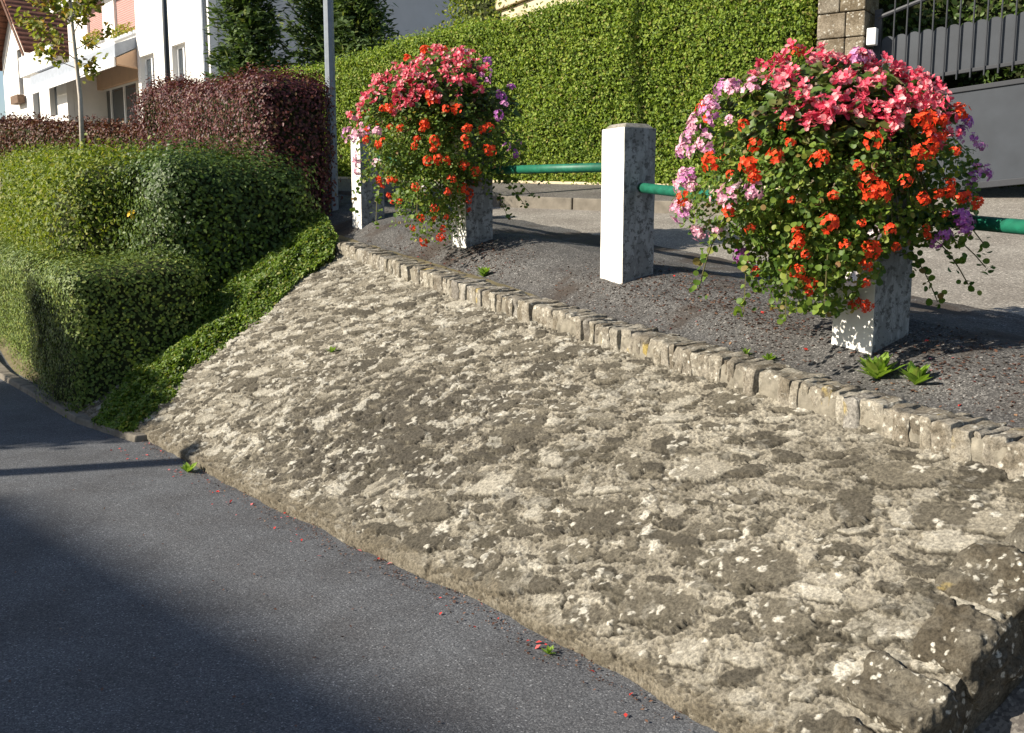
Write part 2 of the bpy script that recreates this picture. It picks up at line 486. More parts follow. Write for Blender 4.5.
def frame_uv(U, V, z, ang=0.0):
    """local frame: x along U, y along V, z up at a site point"""
    c = W(U, V, z)
    ca, sa = math.cos(ang), math.sin(ang)
    ex = np.array([DU[0], DU[1], 0]); ey = np.array([NV[0], NV[1], 0])
    return c, np.stack([ca * ex + sa * ey, -sa * ex + ca * ey, [0, 0, 1]])

def hedge(name, label, cat, frame, half, n, leafmat, size, power=6, bumpy=.06, freq=2.0, seed=1, depth=.10, tmpl=OVAL, tf=OVAL_F, slope=(0, 0), group=None, tilt=.55, faces=None, shrink=None, parent=None):
    c, A = frame
    P, nr = blob_points(n, half, power, seed, bumpy, freq, faces)
    dp = rng.random(n) ** 1.6 * depth
    P = P - nr * dp[:, None] + nr * (rng.random(n) ** 5 * depth * 1.1)[:, None]
    sh = lambda Q: Q + np.stack([0 * Q[:, 0], 0 * Q[:, 0], Q[:, 0] * slope[0] + Q[:, 1] * slope[1]], -1)
    Vl, F = scatter(tmpl, tf, sh(P) @ A, nr @ A, size * rng.uniform(.6, 1.2, n), tilt)
    Cv, Cf = blob_core(half, power, seed, bumpy, freq, depth * .85 if shrink is None else shrink)
    Cv = sh(Cv) @ A
    Vall = np.concatenate([Vl, Cv]); nl = len(F)
    o = build_np(name, Vall, [F, Cf + len(Vl)] if F.shape[1] != 4 else [np.concatenate([F, Cf + len(Vl)])], [leafmat, M['thicket']], midx=np.concatenate([np.zeros(nl), np.ones(len(Cf))]), parent=parent)
    if parent is None:
        o.location = tuple(c); tag(o, label, cat, group)
    return o

# ------------------------------------------------------------------ terrain and roads
def sheet(name, Us, Vs, zf, material, kind="structure", smooth_sh=True, warpV=None):
    U, Vv = np.meshgrid(Us, Vs, indexing='ij')
    if warpV is not None: Vv = warpV(U, Vv)
    z = zf(U, Vv)
    o = build_np(name, W(U, Vv, z).reshape(-1, 3), [grid_faces(len(Us), len(Vs))], material, smooth_sh=smooth_sh)
    return tag(o, kind=kind)

def z_ground(U, V):
    Uc = np.clip(U, -55, 12); Vc = np.clip(V, -60, 14)
    up = np.maximum(zplane(Uc, Vc), 0) - .12
    vf = vfoot(Uc)
    t = np.clip((V - vf) / (-.4 - vf), 0, 1)
    left = np.where(U < -3.6, 1.0, .55)
    return np.where(V < vf, -.04, np.where(V > -.4, up, -.04 + (up + .04) * t * left - .02))
Us = np.unique(np.concatenate([np.linspace(-900, -60, 12), np.linspace(-60, -12, 33), np.linspace(-12, 6, 61), np.linspace(6, 40, 12), np.linspace(40, 900, 10)]))
Vs = np.unique(np.concatenate([np.linspace(-900, -20, 10), np.linspace(-20, -4, 10), np.linspace(-4, 1, 51), np.linspace(1, 14, 20), np.linspace(14, 900, 12)]))
sheet("ground", Us, Vs, z_ground, M['earth'])

def z_low(U, V):
    P = W(U, V, 0 * U); return .010 * (fbm(P, .9, 3, 5) - .5)
sheet("lower_road", np.linspace(-70, 25, 200), np.linspace(0, 1, 60), z_low, M['asphalt_low'],
      warpV=lambda U, t: -13 + (vfoot(U) + .12 + 13) * t ** .5)

def berm(V):
    return np.interp(V, [-.6, -.45, -.3, 0, .18, .38, .6, .9, 1.3, 4.5, 6], [-.12, -.10, -.075, 0, .035, .05, .015, -.05, -.07, -.05, 0])
def z_pave(U, V):
    P = W(U, V, 0 * U)
    z = zplane(U, V) + berm(V) + .03 * (fbm(P, 1.6, 3, 3) - .5) + .012 * (fbm(P, 9, 3, 4) - .5)
    w = np.where((U < 3.6) & (U > -4.4), smooth(V, -.33, -.02), 1.0)
    return (zcop(U) - .012 + .008 * (fbm(P, 9, 3, 4) - .5)) * (1 - w) + z * w
sheet("pavement", np.linspace(-9, 7, 700), np.linspace(-.36, 1.30, 110), z_pave, M['asphalt_up'])
sheet("pavement_far_end", np.linspace(-60, -9, 60), np.linspace(-.36, 1.3, 8), z_pave, M['asphalt_up'])
VK = lambda U: np.interp(U, [-40, -12, -8.3, -4.83, -3.57, -1.2, 8], [1.3, 1.3, 1.35, 2.10, 2.32, 4.2, 6.5])
def z_road(U, V):
    return zplane(U, V) + berm(V) - .004 + .012 * (fbm(W(U, V, 0 * U), .7, 3, 3) - .5)
sheet("upper_road", np.linspace(-60, 9, 160), np.linspace(1.28, 16, 60), z_road, M['road_up'])

# ------------------------------------------------------------------ the sloped stone wall
wall = empty("stone_wall", W(0, -1.25, 0), "long sloping retaining wall of lichened rubble stone beside the lower asphalt road", "wall")
U0, U1 = -4.7, 3.25
nu, nv = 1650, 420
uu = np.linspace(U0, U1, nu); tt = np.concatenate([np.linspace(-.05, 0, 14)[:-1], np.linspace(0, 1, nv - 13)])
Ug, Tg = np.meshgrid(uu, tt, indexing='ij')
vf = vfoot(Ug); vt = -.485; zt = zcop(Ug) - .10; zf = .05
Tc = np.clip(Tg, 0, 1)
lip = np.clip(-Tg / .05, 0, 1)
bulge = .05 * np.sin(np.pi * Tc)
Vg = vf + (vt - vf) * Tc - .0 * lip
Zg = zf + (zt - zf) * Tc + bulge - lip * .08
# wavy foot line
Vg = Vg - (1 - Tc) ** 3 * .07 * (fbm(np.stack([Ug, Ug * 0, Ug * 0], -1), 2.3, 3, 8) - .5)
dVt = vt - vf; dZt = zt - zf; ln = np.hypot(dVt, dZt)
nrmV = -dZt / ln; nrmZ = dVt / ln
S = np.stack([Ug, Tc * ln - lip * .08, 0 * Ug], -1)            # metric surface coordinates
# rubble stones set nearly flush in rough mortar: ragged flat slabs of three sizes
w1 = fbm(S, 5.0, 3, 21) - .5; w2 = fbm(S + 9, 5.0, 3, 22) - .5; w3 = fbm(S, 19, 4, 23, .6) - .5; w4 = fbm(S + 5, 19, 4, 24, .6) - .5
nA = fbm(S, 6, 5, 31); nB = fbm(S, 26, 4, 32); nC = fbm(S, 1.3, 4, 33); nD = fbm(S, 75, 3, 34); nL = fbm(S, 16, 5, 35, .62); nE = fbm(S, 105, 2, 36)
near = smooth(Ug, -.8, 2.2)                                     # bigger, sparser stones towards the near end
def stones(cx, cy, seed, prob, rot):
    ca, sa = math.cos(rot), math.sin(rot)
    X0 = (S[..., 0] + w1 * .05 + w3 * .045) ; Y0 = (S[..., 1] + w2 * .04 + w4 * .035)
    X = (X0 * ca + Y0 * sa) / cx; Y = (-X0 * sa + Y0 * ca) / cy
    ix = np.floor(X); iy = np.floor(Y); D = np.full(X.shape, -9.); idv = np.zeros(X.shape); ox = np.zeros(X.shape); oy = np.zeros(X.shape)
    for a in (-1, 0, 1):
        for b in (-1, 0, 1):
            jx = ix + a; jy = iy + b; z0 = 0 * jx
            px = jx + .2 + .6 * _h(jx, jy, z0, seed); py = jy + .2 + .6 * _h(jx, jy, z0, seed + 1); r = _h(jx, jy, z0, seed + 2)
            rx = .22 + .40 * _h(jx, jy, z0, seed + 3); ry = .24 + .34 * _h(jx, jy, z0, seed + 4); t = (_h(jx, jy, z0, seed + 5) - .5) * 1.3
            dx = X - px; dy = Y - py; ex = dx + dy * t * cy / cx * 2; ey = dy - dx * t * .6
            dd = 1 - (np.abs(ex / rx) ** 3 + np.abs(ey / ry) ** 3) ** (1 / 3.)
            dd = np.where(r < prob, dd, -9.)
            cl = dd > D
            D = np.where(cl, dd, D); idv = np.where(cl, _h(jx, jy, z0, seed + 6), idv); ox = np.where(cl, ex / rx, ox); oy = np.where(cl, ey / ry, oy)
    return D, idv, ox, oy
rag = (nB - .5) * .55 + (nD - .5) * .30
LAY = [(.26, .17, 141, .20 + .30 * near, .24), (.14, .085, 151, .72 - .16 * near, .22), (.072, .044, 161, .66 - .30 * near, .20)]
free = np.ones(Ug.shape); smask = np.zeros(Ug.shape); h = np.zeros(Ug.shape)
def c3(r, g, b_): return np.array([r, g, b_])
def lerp(a, b_, t): return a + (b_ - a) * t[..., None]
col = lerp(c3(.204, .185, .148), c3(.286, .263, .216), smooth(nA * .45 + nB * .55, .36, .62))
col = lerp(col, col * .74, smooth(nC, .50, .66) * .7)
band = np.exp(-((Ug - (-.15 + .75 * (Tc - .35))) / 1.0) ** 2) * np.exp(-((Tc - .36) / .30) ** 2)
left = 1 - smooth(Ug, -2.0, .2)
for (cx, cy, sd, pr, ro) in LAY:
    D, idv, ox, oy = stones(cx, cy, sd, pr, ro)
    D = D + rag
    m = smooth(D, 0, .07) * free
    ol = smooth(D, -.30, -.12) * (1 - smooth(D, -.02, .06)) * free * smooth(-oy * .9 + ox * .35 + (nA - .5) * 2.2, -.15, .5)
    pale = smooth(idv, .74 - .22 * left + .14 * band, .78 - .22 * left + .14 * band)
    cs = lerp(c3(.060, .054, .043), c3(.135, .121, .094), (idv * 7.3) % 1.0)
    cs = lerp(cs, lerp(c3(.20, .182, .146), c3(.36, .338, .285), (idv * 13.7) % 1.0), pale)
    cs = cs * (.82 + .36 * nA)[..., None]
    col = lerp(col, c3(.045, .040, .031), ol * .92)  # dark line at each stone's lower side: crevice plus painted shadow
    col = lerp(col, cs, m * .96)
    tl = -oy * (.3 + .5 * ((idv * 5.1) % 1.0)) + ox * (((idv * 9.7) % 1.0) - .5) * .5
    h = h + m * (.002 + .005 * ((idv * 3.3) % 1.0) + .011 * tl * min(1, cy / .06)) - .004 * ol
    smask = np.maximum(smask, m); free = free * (1 - smooth(D, -.10, .0))
rough = 1 - .72 * smask
h = h + .006 * (nA - .5) + .006 * (nC - .5) + ((.009 * (nB - .5) + .016 * (nD - .5)) - .007 * smooth(nE, .56, .72)) * rough + .004 * (nB - .5)
film = smooth(nL + .28 * band + .10 * (nC - .5), .60, .65) * np.clip(.08 + band * 1.5, 0, 1)
col = lerp(col, c3(.062, .056, .046), film * .82)
moss = smooth(fbm(S + 31, 9, 6, 61, .66), .63, .66) * (1 - .5 * left)
col = lerp(col, c3(.070, .063, .048), moss * .75)
# pale lichen rosettes, mostly on the bare stones, and crusts
def rosette(cs, seed, thr):
    X = S[..., 0] / cs + (nB - .5) * .9; Y = S[..., 1] / cs + (nD - .5) * .8; ix = np.floor(X); iy = np.floor(Y); out = np.zeros(X.shape)
    for a in (-1, 0, 1):
        for b in (-1, 0, 1):
            jx = ix + a; jy = iy + b; z0 = 0 * jx
            r = _h(jx, jy, z0, seed + 2); px = jx + _h(jx, jy, z0, seed); py = jy + _h(jx, jy, z0, seed + 1)
            rad = np.where(r < thr, .14 + .34 * (r / thr) ** 1.5, -1)
            out = np.maximum(out, smooth(rad - np.hypot(X - px, Y - py), 0, .07) * (rad > 0))
    return out
lich = rosette(.036, 71, .34) * smooth(fbm(S + 3, 3.2, 3, 74), .48, .53) * (.15 + .85 * smask)
lich = np.maximum(lich, rosette(.085, 81, .10) * smooth(nB, .40, .47))
lich = np.maximum(lich, smooth(fbm(S + 12, 11, 6, 91, .62), .63, .655) * (1 - .75 * near) * .75)
lich = lich * (1 - lip)
col = lerp(col, c3(.47, .45, .395), lich * .85)
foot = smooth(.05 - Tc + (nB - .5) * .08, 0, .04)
col = lerp(col, c3(.135, .116, .085), foot * .7)  # brownish foot band, darkened to put the lip's shade into the colour
pit = smooth(nE, .56, .70) * rough
col = col * c3(.99, .985, .97) * (.72 + .56 * nD[..., None]) * (1 - .45 * pit[..., None])
h = (h + lich * .0015) * (1 - .4 * lip)
base = W(Ug, Vg + nrmV * h, Zg + nrmZ * h)
keep = np.ones(len(grid_faces(nu, nv)), bool)
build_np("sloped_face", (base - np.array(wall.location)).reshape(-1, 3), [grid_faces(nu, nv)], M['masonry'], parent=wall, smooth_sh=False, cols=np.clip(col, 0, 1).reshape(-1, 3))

# end face (vertical cheek at the near end) and bed under the coping
edge = base[-1]; edge_c = (col[-1])
nd = 26
g = np.linspace(0, 1, nd)
EV = edge[:, None, :] + g[None, :, None] * np.array([0, 0, -1.0]) * np.maximum(edge[:, None, 2:3] * 0 + .60, 0)
EV = EV + np.array([DU[0], DU[1], 0]) * (.05 * (fbm(EV, 7, 4, 99) - .5) * (g[None, :] > .02))[..., None]
build_np("end_face", (EV - np.array(wall.location)).reshape(-1, 3), [grid_faces(len(edge), nd)[:, ::-1]], M['corner'], parent=wall, smooth_sh=True)
ub = np.linspace(U0, U1, 700); prof = [(-.47, -.17), (-.494, -.12), (-.493, -.07), (-.488, -.028), (-.46, -.012), (-.40, -.014), (-.34, -.016), (-.30, -.03), (-.30, -.25)]
Ub, kb = np.meshgrid(ub, np.arange(len(prof)), indexing='ij')
pv = np.array(prof)
BV = W(Ub, pv[kb, 0], zcop(Ub) + pv[kb, 1]); BV = BV + (fbm(BV, 18, 4, 77)[..., None] - .5) * np.array([-.02, -.012, .025])
build_np("mortar_bed", (BV - np.array(wall.location)).reshape(-1, 3), [grid_faces(700, len(prof))], simple("bed_mortar", (.22, .20, .16), .95, .1, .5, 22, .9), parent=wall, smooth_sh=True)

def rock(half, n=9, power=7, amp=.012, freq=9, seed=1, flat=None):
    V, F = rock_core(half, power, seed, amp, freq, 0, n)
    return V, F
# coping stones set on edge
u = -3.60; k = 0
while u < 3.22:
    wd = random.choice([.045, .055, .06, .07, .08, .095])
    if random.random() < .10: wd *= 1.5
    gap = random.uniform(-.006, .001) + (.02 if random.random() < .06 else 0)
    hh = .068 + random.uniform(-.006, .006); dep = .105 + random.uniform(-.012, .010)
    Vv, F = rock((wd / 2, dep, hh), 11, 14, .016, 14, 100 + k)
    Vv = Vv + (fbm(Vv * np.array([1, 1, .35]) + k, 30, 3, k)[:, None] - .5) * np.array([.006, .034, .022]) 
    uc = u + wd / 2
    an = random.uniform(-.06, .06); tl = random.uniform(-.10, .10)
    c, A = frame_uv(uc, -.395 + random.uniform(-.008, .006), float(zcop(uc)) - hh + .004 + random.uniform(-.004, .004), an)
    lean = np.array([[1, 0, tl], [0, 1, 0], [-tl - .08, 0, 1]])
    o = build_np("coping_stone", (Vv @ lean) @ A, [F], M['coping'], parent=wall, smooth_sh=False)
    o.location = Vector(c) - Vector(wall.location)
    u += wd + gap; k += 1
# large quoins along the near end
for (t0, t1, wdt, sd) in [(-.01, .17, .24, 1), (.175, .345, .30, 2), (.355, .55, .22, 3), (.56, .75, .30, 4), (.76, .93, .22, 5)]:
    tm = (t0 + t1) / 2; uq = U1 - wdt / 2 + .025
    vfq = float(vfoot(uq)); L = math.hypot(-.485 - vfq, float(zcop(uq)) - .19)
    hv = (t1 - t0) * L / 2
    Vv, F = rock((wdt / 2, hv, .11), 40, 6, .05, 7, 300 + sd); Vv = Vv + (fbm(Vv + sd, 40, 4, sd)[:, None] - .5) * .016
    sl = math.atan2(float(zcop(uq)) - .19, -.485 - vfq)
    Rx = np.array([[1, 0, 0], [0, math.cos(sl), math.sin(sl)], [0, -math.sin(sl), math.cos(sl)]])
    c, A = frame_uv(uq, vfq + (-.485 - vfq) * tm, .075 + (float(zcop(uq)) - .19) * tm + .05 * math.sin(math.pi * tm))
    c = c + np.array([0, 0, -.098])
    o = build_np("corner_stone", (Vv @ Rx) @ A, [F], M['corner'], parent=wall, smooth_sh=True)
    o.location = Vector(c) - Vector(wall.location)

# ramp path beside the wall's end, parallel to its slope
def z_ramp(U, V):
    vf = vfoot(U); t = np.clip((V - vf) / (-.485 - vf), -.2, 1.2)
    return np.maximum(.02 + (zcop(U) - .10) * t - .20, .012) + .012 * (fbm(W(U, V, 0 * U), 6, 3, 3) - .5)
sheet("path", np.linspace(3.18, 6.5, 50), np.linspace(-2.2, -.2, 50), z_ramp, M['pave_far'])

# ------------------------------------------------------------------ posts, rails
def make_post(U, V, z, h, label, yaw=0.0):
    w = .118
    c, A = frame_uv(U, V, z)
    root = empty("concrete_post", c, label, "post", "white concrete posts along the wall top")
    mb = MB(); fr = lambda x, y, zz: tuple(np.array([x, y, zz]) @ A)
    n = 10
    # faces: +x, +y have shade put into their colour, plus wear; -y (street) painted white
    zs = [-.25] + [h * i / n for i in range(n + 1)]
    jit = lambda: random.uniform(-.0015, .0015)
    for i in range(len(zs)):
        for sx, sy in ((-1, -1), (1, -1), (1, 1), (-1, 1)):
            mb.v.append(fr(sx * w + jit(), sy * w + jit(), zs[i]))
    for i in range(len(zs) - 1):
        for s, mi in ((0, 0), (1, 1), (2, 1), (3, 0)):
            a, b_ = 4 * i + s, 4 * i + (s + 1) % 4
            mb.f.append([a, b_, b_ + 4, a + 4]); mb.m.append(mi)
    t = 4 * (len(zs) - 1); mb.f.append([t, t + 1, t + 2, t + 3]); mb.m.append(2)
    mb.build("post_body", [M['post_paint'], M['post_shade_worn'], M['post_top']], root, bevel=.006)
    cb = MB(); a, b_ = .118, .082
    cb.hexa([fr(-a + .012, -a + .012, h + .0005), fr(a - .012, -a + .012, h + .0005), fr(a - .012, a - .012, h + .0005), fr(-a + .012, a - .012, h + .0005), fr(-b_, -b_, h + .026), fr(b_, -b_, h + .026), fr(b_, b_, h + .026), fr(-b_, b_, h + .026)])
    cb.build("post_cap", M['post_top'], root, bevel=.004)
    return root
PP = [(-4.10, .0, 1.545, "far white concrete post mostly hidden behind the left flower bush"),
      (-2.10, .075, 1.334, "white concrete post under the smaller left flower bush, only its foot showing"),
      (-.118, .118, 1.194, "bare white concrete post standing free between the two flower bushes"),
      (1.81, .073, 1.016, "peeling white concrete post under the large right flower bush")]
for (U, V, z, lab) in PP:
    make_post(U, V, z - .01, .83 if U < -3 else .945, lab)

def make_rail(p0, p1, label):
    mid = (np.array(p0) + np.array(p1)) / 2
    mb = MB(); mb.tube([np.array(p0) - mid, np.array(p1) - mid], .030, 16)
    o = mb.build("green_rail", M['green_paint'], None, True); o.location = tuple(mid)
    tag(o, label, "handrail", "green tube rails between the posts")
make_rail(W(-3.98, .03, 2.14), W(-2.22, .05, 1.98), "green tube rail behind the left bush, farthest section")
make_rail(W(-1.98, .10, 1.955), W(-.236, .10, 1.905), "green tube rail running from the left flower bush to the bare white post")
make_rail(W(.0, .13, 1.775), W(1.692, .11, 1.62), "green tube rail running from the bare white post into the right flower bush")
make_rail(W(1.928, .15, 1.60), W(3.85, .15, 1.46), "green tube rail leaving the right flower bush past the picture edge")

# ------------------------------------------------------------------ flower bushes
def flower_mesh(name, material, kind, seed):
    r = random.Random(seed); vs = []; fs = []; ms = []
    def petal_quad(c, d, up, L, wd, cup, mi):
        b0 = len(vs); d = d.normalized(); s = d.cross(up).normalized()
        vs.extend([c, c + d * L * .55 - s * wd + up * cup * .6, c + d * L + up * cup * .3, c + d * L * .55 + s * wd + up * cup * .6])
        fs.append([b0, b0 + 1, b0 + 2, b0 + 3]); ms.append(mi)
    def floret(c, nrm, L, wd, n, cup):
        a = nrm.orthogonal().normalized(); b = nrm.cross(a); ph = r.uniform(0, 6.28)
        for k in range(n):
            t = ph + 2 * math.pi * k / n + r.uniform(-.2, .2)
            petal_quad(c, a * math.cos(t) + b * math.sin(t) + nrm * .15, nrm, L * r.uniform(.85, 1.1), wd, cup, 0)
    if kind == 'umbel':
        n = r.randint(9, 19); sx_ = r.uniform(.75, 1.25)
        for k in range(n):
            z = 1 - 1.35 * (k + .5) / n; t = k * 2.399 + r.uniform(-.3, .3); q = math.sqrt(max(0, 1 - z * z))
            d = Vector((q * math.cos(t), q * math.sin(t), z)) + Vector((r.uniform(-.2, .2), r.uniform(-.2, .2), r.uniform(-.2, .2)))
            d.normalize(); d.x *= sx_; c_ = d * .030 * r.uniform(.55, 1.25); floret(c_, (d + Vector((r.uniform(-.5, .5), r.uniform(-.5, .5), r.uniform(-.2, .6)))).normalized(), .0175 * r.uniform(.75, 1.15), .0066, 5, .003)
    elif kind == 'loose':
        for k in range(r.randint(7, 12)):
            d = Vector((r.uniform(-1, 1), r.uniform(-1, 1), r.uniform(-.3, 1))).normalized()
            floret(d * .034 * r.uniform(.7, 1.2), (d + Vector((0, 0, .3))).normalized(), .0185, .0068, 5, .003)
    else:   # begonia cluster: bigger rounded petals, drooping
        for k in range(r.randint(5, 8)):
            c = Vector((r.uniform(-.045, .045), r.uniform(-.045, .045), r.uniform(-.055, .03)))
            nrm = Vector((r.uniform(-.6, .6), r.uniform(-.6, .6), r.uniform(.2, 1))).normalized()
            a = nrm.orthogonal().normalized(); b = nrm.cross(a); ph = r.uniform(0, 6.28)
            for j in range(4):
                t = ph + math.pi / 2 * j; big = j % 2 == 0
                L = .030 if big else .020; wd = .0165 if big else .009
                d = (a * math.cos(t) + b * math.sin(t)).normalized(); s = d.cross(nrm)
                b0 = len(vs); up = nrm * .008
                vs.extend([c, c + d * L * .4 - s * wd * .8 + up, c + d * L * .85 - s * wd * .7 + up * 1.3, c + d * L + up, c + d * L * .85 + s * wd * .7 + up * 1.3, c + d * L * .4 + s * wd * .8 + up])
                fs.extend([[b0, b0 + 1, b0 + 2, b0 + 3], [b0, b0 + 3, b0 + 4, b0 + 5]]); ms.extend([0, 0])
    # short stalk
    if kind != 'begonia':
        b0 = len(vs); vs.extend([Vector((-.0015, 0, .01)), Vector((.0015, 0, .01)), Vector((.0015, 0, -.06)), Vector((-.0015, 0, -.06))]); fs.append([b0, b0 + 1, b0 + 2, b0 + 3]); ms.append(1)
    me = bpy.data.meshes.new(name); me.from_pydata([tuple(v_) for v_ in vs], [], fs)
    me.materials.append(material); me.materials.append(M['stem']); me.polygons.foreach_set("material_index", ms); me.update()
    return me
FL = {'orange': [flower_mesh("geranium_flower", M['orange'], 'umbel', s) for s in range(5)],
      'lilac': [flower_mesh("geranium_flower", M['lilac'], 'loose', 20 + s) for s in range(4)],
      'pink': [flower_mesh("geranium_flower", M['pink'], 'loose', 30 + s) for s in range(4)],
      'purple': [flower_mesh("geranium_flower", M['purple'], 'loose', 40 + s) for s in range(3)],
      'white': [flower_mesh("geranium_flower", M['white_petal'], 'loose', 50 + s) for s in range(2)],
      'coral': [flower_mesh("begonia_flower", M['coral'], 'begonia', 60 + s) for s in range(6)]}

def bush_shape(dirs, rad, seed):
    """radius of the bush in a unit direction: fuller below on the left, hollow round the post on the right"""
    x, y, z = dirs[..., 0], dirs[..., 1], dirs[..., 2]
    r = 1.0 / np.sqrt((x / rad[0]) ** 2 + (y / rad[1]) ** 2 + (z / np.where(z > 0, rad[2], rad[3])) ** 2)
    r = r * (1 - .46 * smooth(x, .15, .65) * smooth(-z, .25, .75))
    r = r * (1 - .24 * smooth(-x, .25, .8) * smooth(-z, .12, .6))
    return r * (1 + .22 * (fbm(dirs + 7 + seed, 2.6, 3, seed) - .5) + .16 * (fbm(dirs + 3, 7, 2, seed + 5) - .5))

def make_bush(centre, rad, seed, label, spots, corals, post_top, nleaf):
    root = empty("flower_bush", centre, label, "flower bush", "flower bushes on the posts")
    n = nleaf
    d = rng.normal(0, 1, (n, 3)); d /= np.linalg.norm(d, axis=1, keepdims=True)
    r = bush_shape(d, rad, seed)
    clump = fbm(d + 20, 5, 3, seed + 9)
    dep = 1 - rng.random(n) ** 1.5 * .42 - .26 * smooth(clump, .52, .42)
    P = d * (r * dep)[:, None]
    P[:, 2] -= .02
    upper = smooth(P[:, 2], .12, .30)
    isb = rng.random(n) < upper * .8
    nr = d * .7 + np.array([-.25, -.15, .55])
    Vl, F = scatter(LOBE, LOBE_F, P[~isb], nr[~isb], rng.uniform(.013, .030, (~isb).sum()), .6)
    build_np("foliage", Vl, [F], M['geranium'], parent=root)
    Vl, F = scatter(OVAL, OVAL_F, P[isb], nr[isb], rng.uniform(.035, .075, isb.sum()), .6, along=d[isb] + np.array([0, 0, -.3]))
    build_np("begonia_foliage", Vl, [F], M['begonia'], parent=root)
    # inner stems and trailing shoots
    mb = MB()
    px, py, pz = (np.array(post_top) - np.array(centre)); r_ = random.Random(seed)
    for k in range(90):
        dd = rng.normal(0, 1, 3); dd /= np.linalg.norm(dd)
        e = dd * bush_shape(dd[None], rad, seed)[0] * .93
        mid = np.array([px, py, pz + .12]) * .4 + e * .6 + np.array([0, 0, .07])
        mb.tube([(px + r_.uniform(-.1, .1), py + r_.uniform(-.1, .1), pz + .08), tuple(mid), tuple(e)], [.005, .004, .002], 4, caps=False)
    tl = []; tn = []
    trails = [((.34, -.15, -.22), (.62, -.15, -.44)), ((.36, -.2, -.25), (.66, -.22, -.36)), ((.30, -.1, -.3), (.5, -.12, -.52)), ((.38, -.1, -.1), (.70, -.1, -.26)), ((-.40, -.25, -.32), (-.42, -.30, -.56)), ((-.25, -.35, -.35), (-.27, -.42, -.56)), ((-.10, -.42, -.28), (-.12, -.46, -.50)), ((-.48, -.15, -.2), (-.60, -.2, -.46))]
    for (a, b_) in trails:
        a = np.array(a) * rad[0] / .66; b_ = np.array(b_) * rad[0] / .66
        pts = [a + (b_ - a) * t + np.array([0, 0, .07 * math.sin(math.pi * t)]) for t in np.linspace(0, 1, 7)]
        mb.tube([tuple(p_) for p_ in pts], .0028, 4, caps=False)
        for p_ in pts[1:]:
            for q in range(6):
                tl.append(p_ + rng.normal(0, .022, 3)); tn.append(rng.normal(0, .3, 3) + np.array([-.2, -.5, .5]))
    mb.build("stems", M['stem'], root)
    Vl, F = scatter(LOBE, LOBE_F, np.array(tl), np.array(tn), rng.uniform(.018, .036, len(tl)), .4)
    build_np("trailing_leaves", Vl, [F], M['geranium'], parent=root)
    # planter bowl on the post top
    pb = MB(); q = .17
    pb.hexa([(px - q * .7, py - q * .7, pz), (px + q * .7, py - q * .7, pz), (px + q * .7, py + q * .7, pz), (px - q * .7, py + q * .7, pz), (px - q, py - q, pz + .16), (px + q, py - q, pz + .16), (px + q, py + q, pz + .16), (px - q, py + q, pz + .16)])
    pb.build("planter", M['planter'], root, bevel=.01)
    def put(kind, dirv, sc, extra=0.0):
        me = r_.choice(FL[kind])
        o = bpy.data.objects.new("begonia_flower" if kind == 'coral' else "geranium_flower", me)
        COL.objects.link(o); o.parent = root
        dv = np.array(dirv, float); dv /= np.linalg.norm(dv)
        p_ = dv * (bush_shape(dv[None], rad, seed)[0] * 1.0 + extra)
        o.location = tuple(p_)
        nn = Vector(dv) * .8 + Vector((-.1, -.15, .45))
        o.rotation_mode = 'QUATERNION'
        o.rotation_quaternion = nn.to_track_quat('Z', 'Y') @ Matrix.Rotation(r_.uniform(0, 6.28), 4, 'Z').to_quaternion()
        s_ = sc * (r_.uniform(.55, 1.02) if kind != 'coral' else r_.uniform(.60, 1.0)); o.scale = (s_, s_, s_)
    def front(x, z):       # a place on the bush's visible side: x, z in metres from the centre
        rr = math.hypot(x / rad[0], z / (rad[2] if z > 0 else rad[3]))
        y = -rad[1] * math.sqrt(max(0.03, 1 - rr * rr))
        v_ = np.array([x, y, z]); 
        for _ in range(2):
            R_ = bush_shape((v_ / np.linalg.norm(v_))[None], rad, seed)[0]
            y2 = R_ * R_ - x * x - z * z
            v_ = np.array([x, -math.sqrt(max(.003, y2)), z])
        return v_
    for (kind, x, z, sc) in spots:
        put(kind, front(x, z), sc, .012 if kind != 'coral' else .0)
    for (x, z, sc) in corals:
        put('coral', front(x, z), sc * .92, r_.uniform(-.04, .03))
    for k in range(14):    # the side turned to the road has flowers too
        t = r_.uniform(.3, 2.8); z = r_.uniform(-.2, .35)
        put(r_.choice(['orange', 'lilac', 'orange', 'coral', 'coral']), (math.cos(t), math.sin(t), z), 1.0)
    return root

def from_px(lst, x0, y0, k, cx, cy, mpp):
    return [((x0 + a / k - cx) * mpp, -(y0 + b / k - cy) * mpp) for a, b in lst]
# places of the flower heads, read off as fractions of each bush
OR = [(357, 70), (210, 302), (152, 388), (218, 392), (270, 375), (365, 372), (355, 385), (465, 345), (590, 300), (583, 362), (605, 352), (565, 372), (660, 365), (470, 430), (490, 450), (475, 455), (395, 460), (650, 455), (697, 465), (738, 475), (185, 493), (123, 460), (382, 520), (500, 585), (343, 630), (530, 712), (540, 722), (745, 255), (735, 270), (212, 660), (133, 238), (145, 375), (440, 398), (640, 300)]
LI = [(210, 200), (205, 215), (238, 222), (165, 270), (150, 255), (140, 335), (110, 300), (120, 290), (95, 340), (75, 430), (90, 350), (115, 405), (180, 455), (215, 450), (95, 500), (112, 550), (160, 550), (120, 490), (110, 415), (165, 290), (520, 92), (535, 96)]
PU = [(775, 345), (790, 275), (820, 390), (840, 430), (825, 430), (850, 480), (835, 290), (725, 518), (710, 515), (660, 560), (770, 560), (690, 505), (765, 395), (240, 625), (800, 400)]
WH = [(200, 545), (490, 540), (460, 645), (195, 430)]
mpp1 = .0046
sp = [('orange', x, z, 1.15) for x, z in from_px(OR, 640, 20, 2.617, 815, 185, mpp1)]
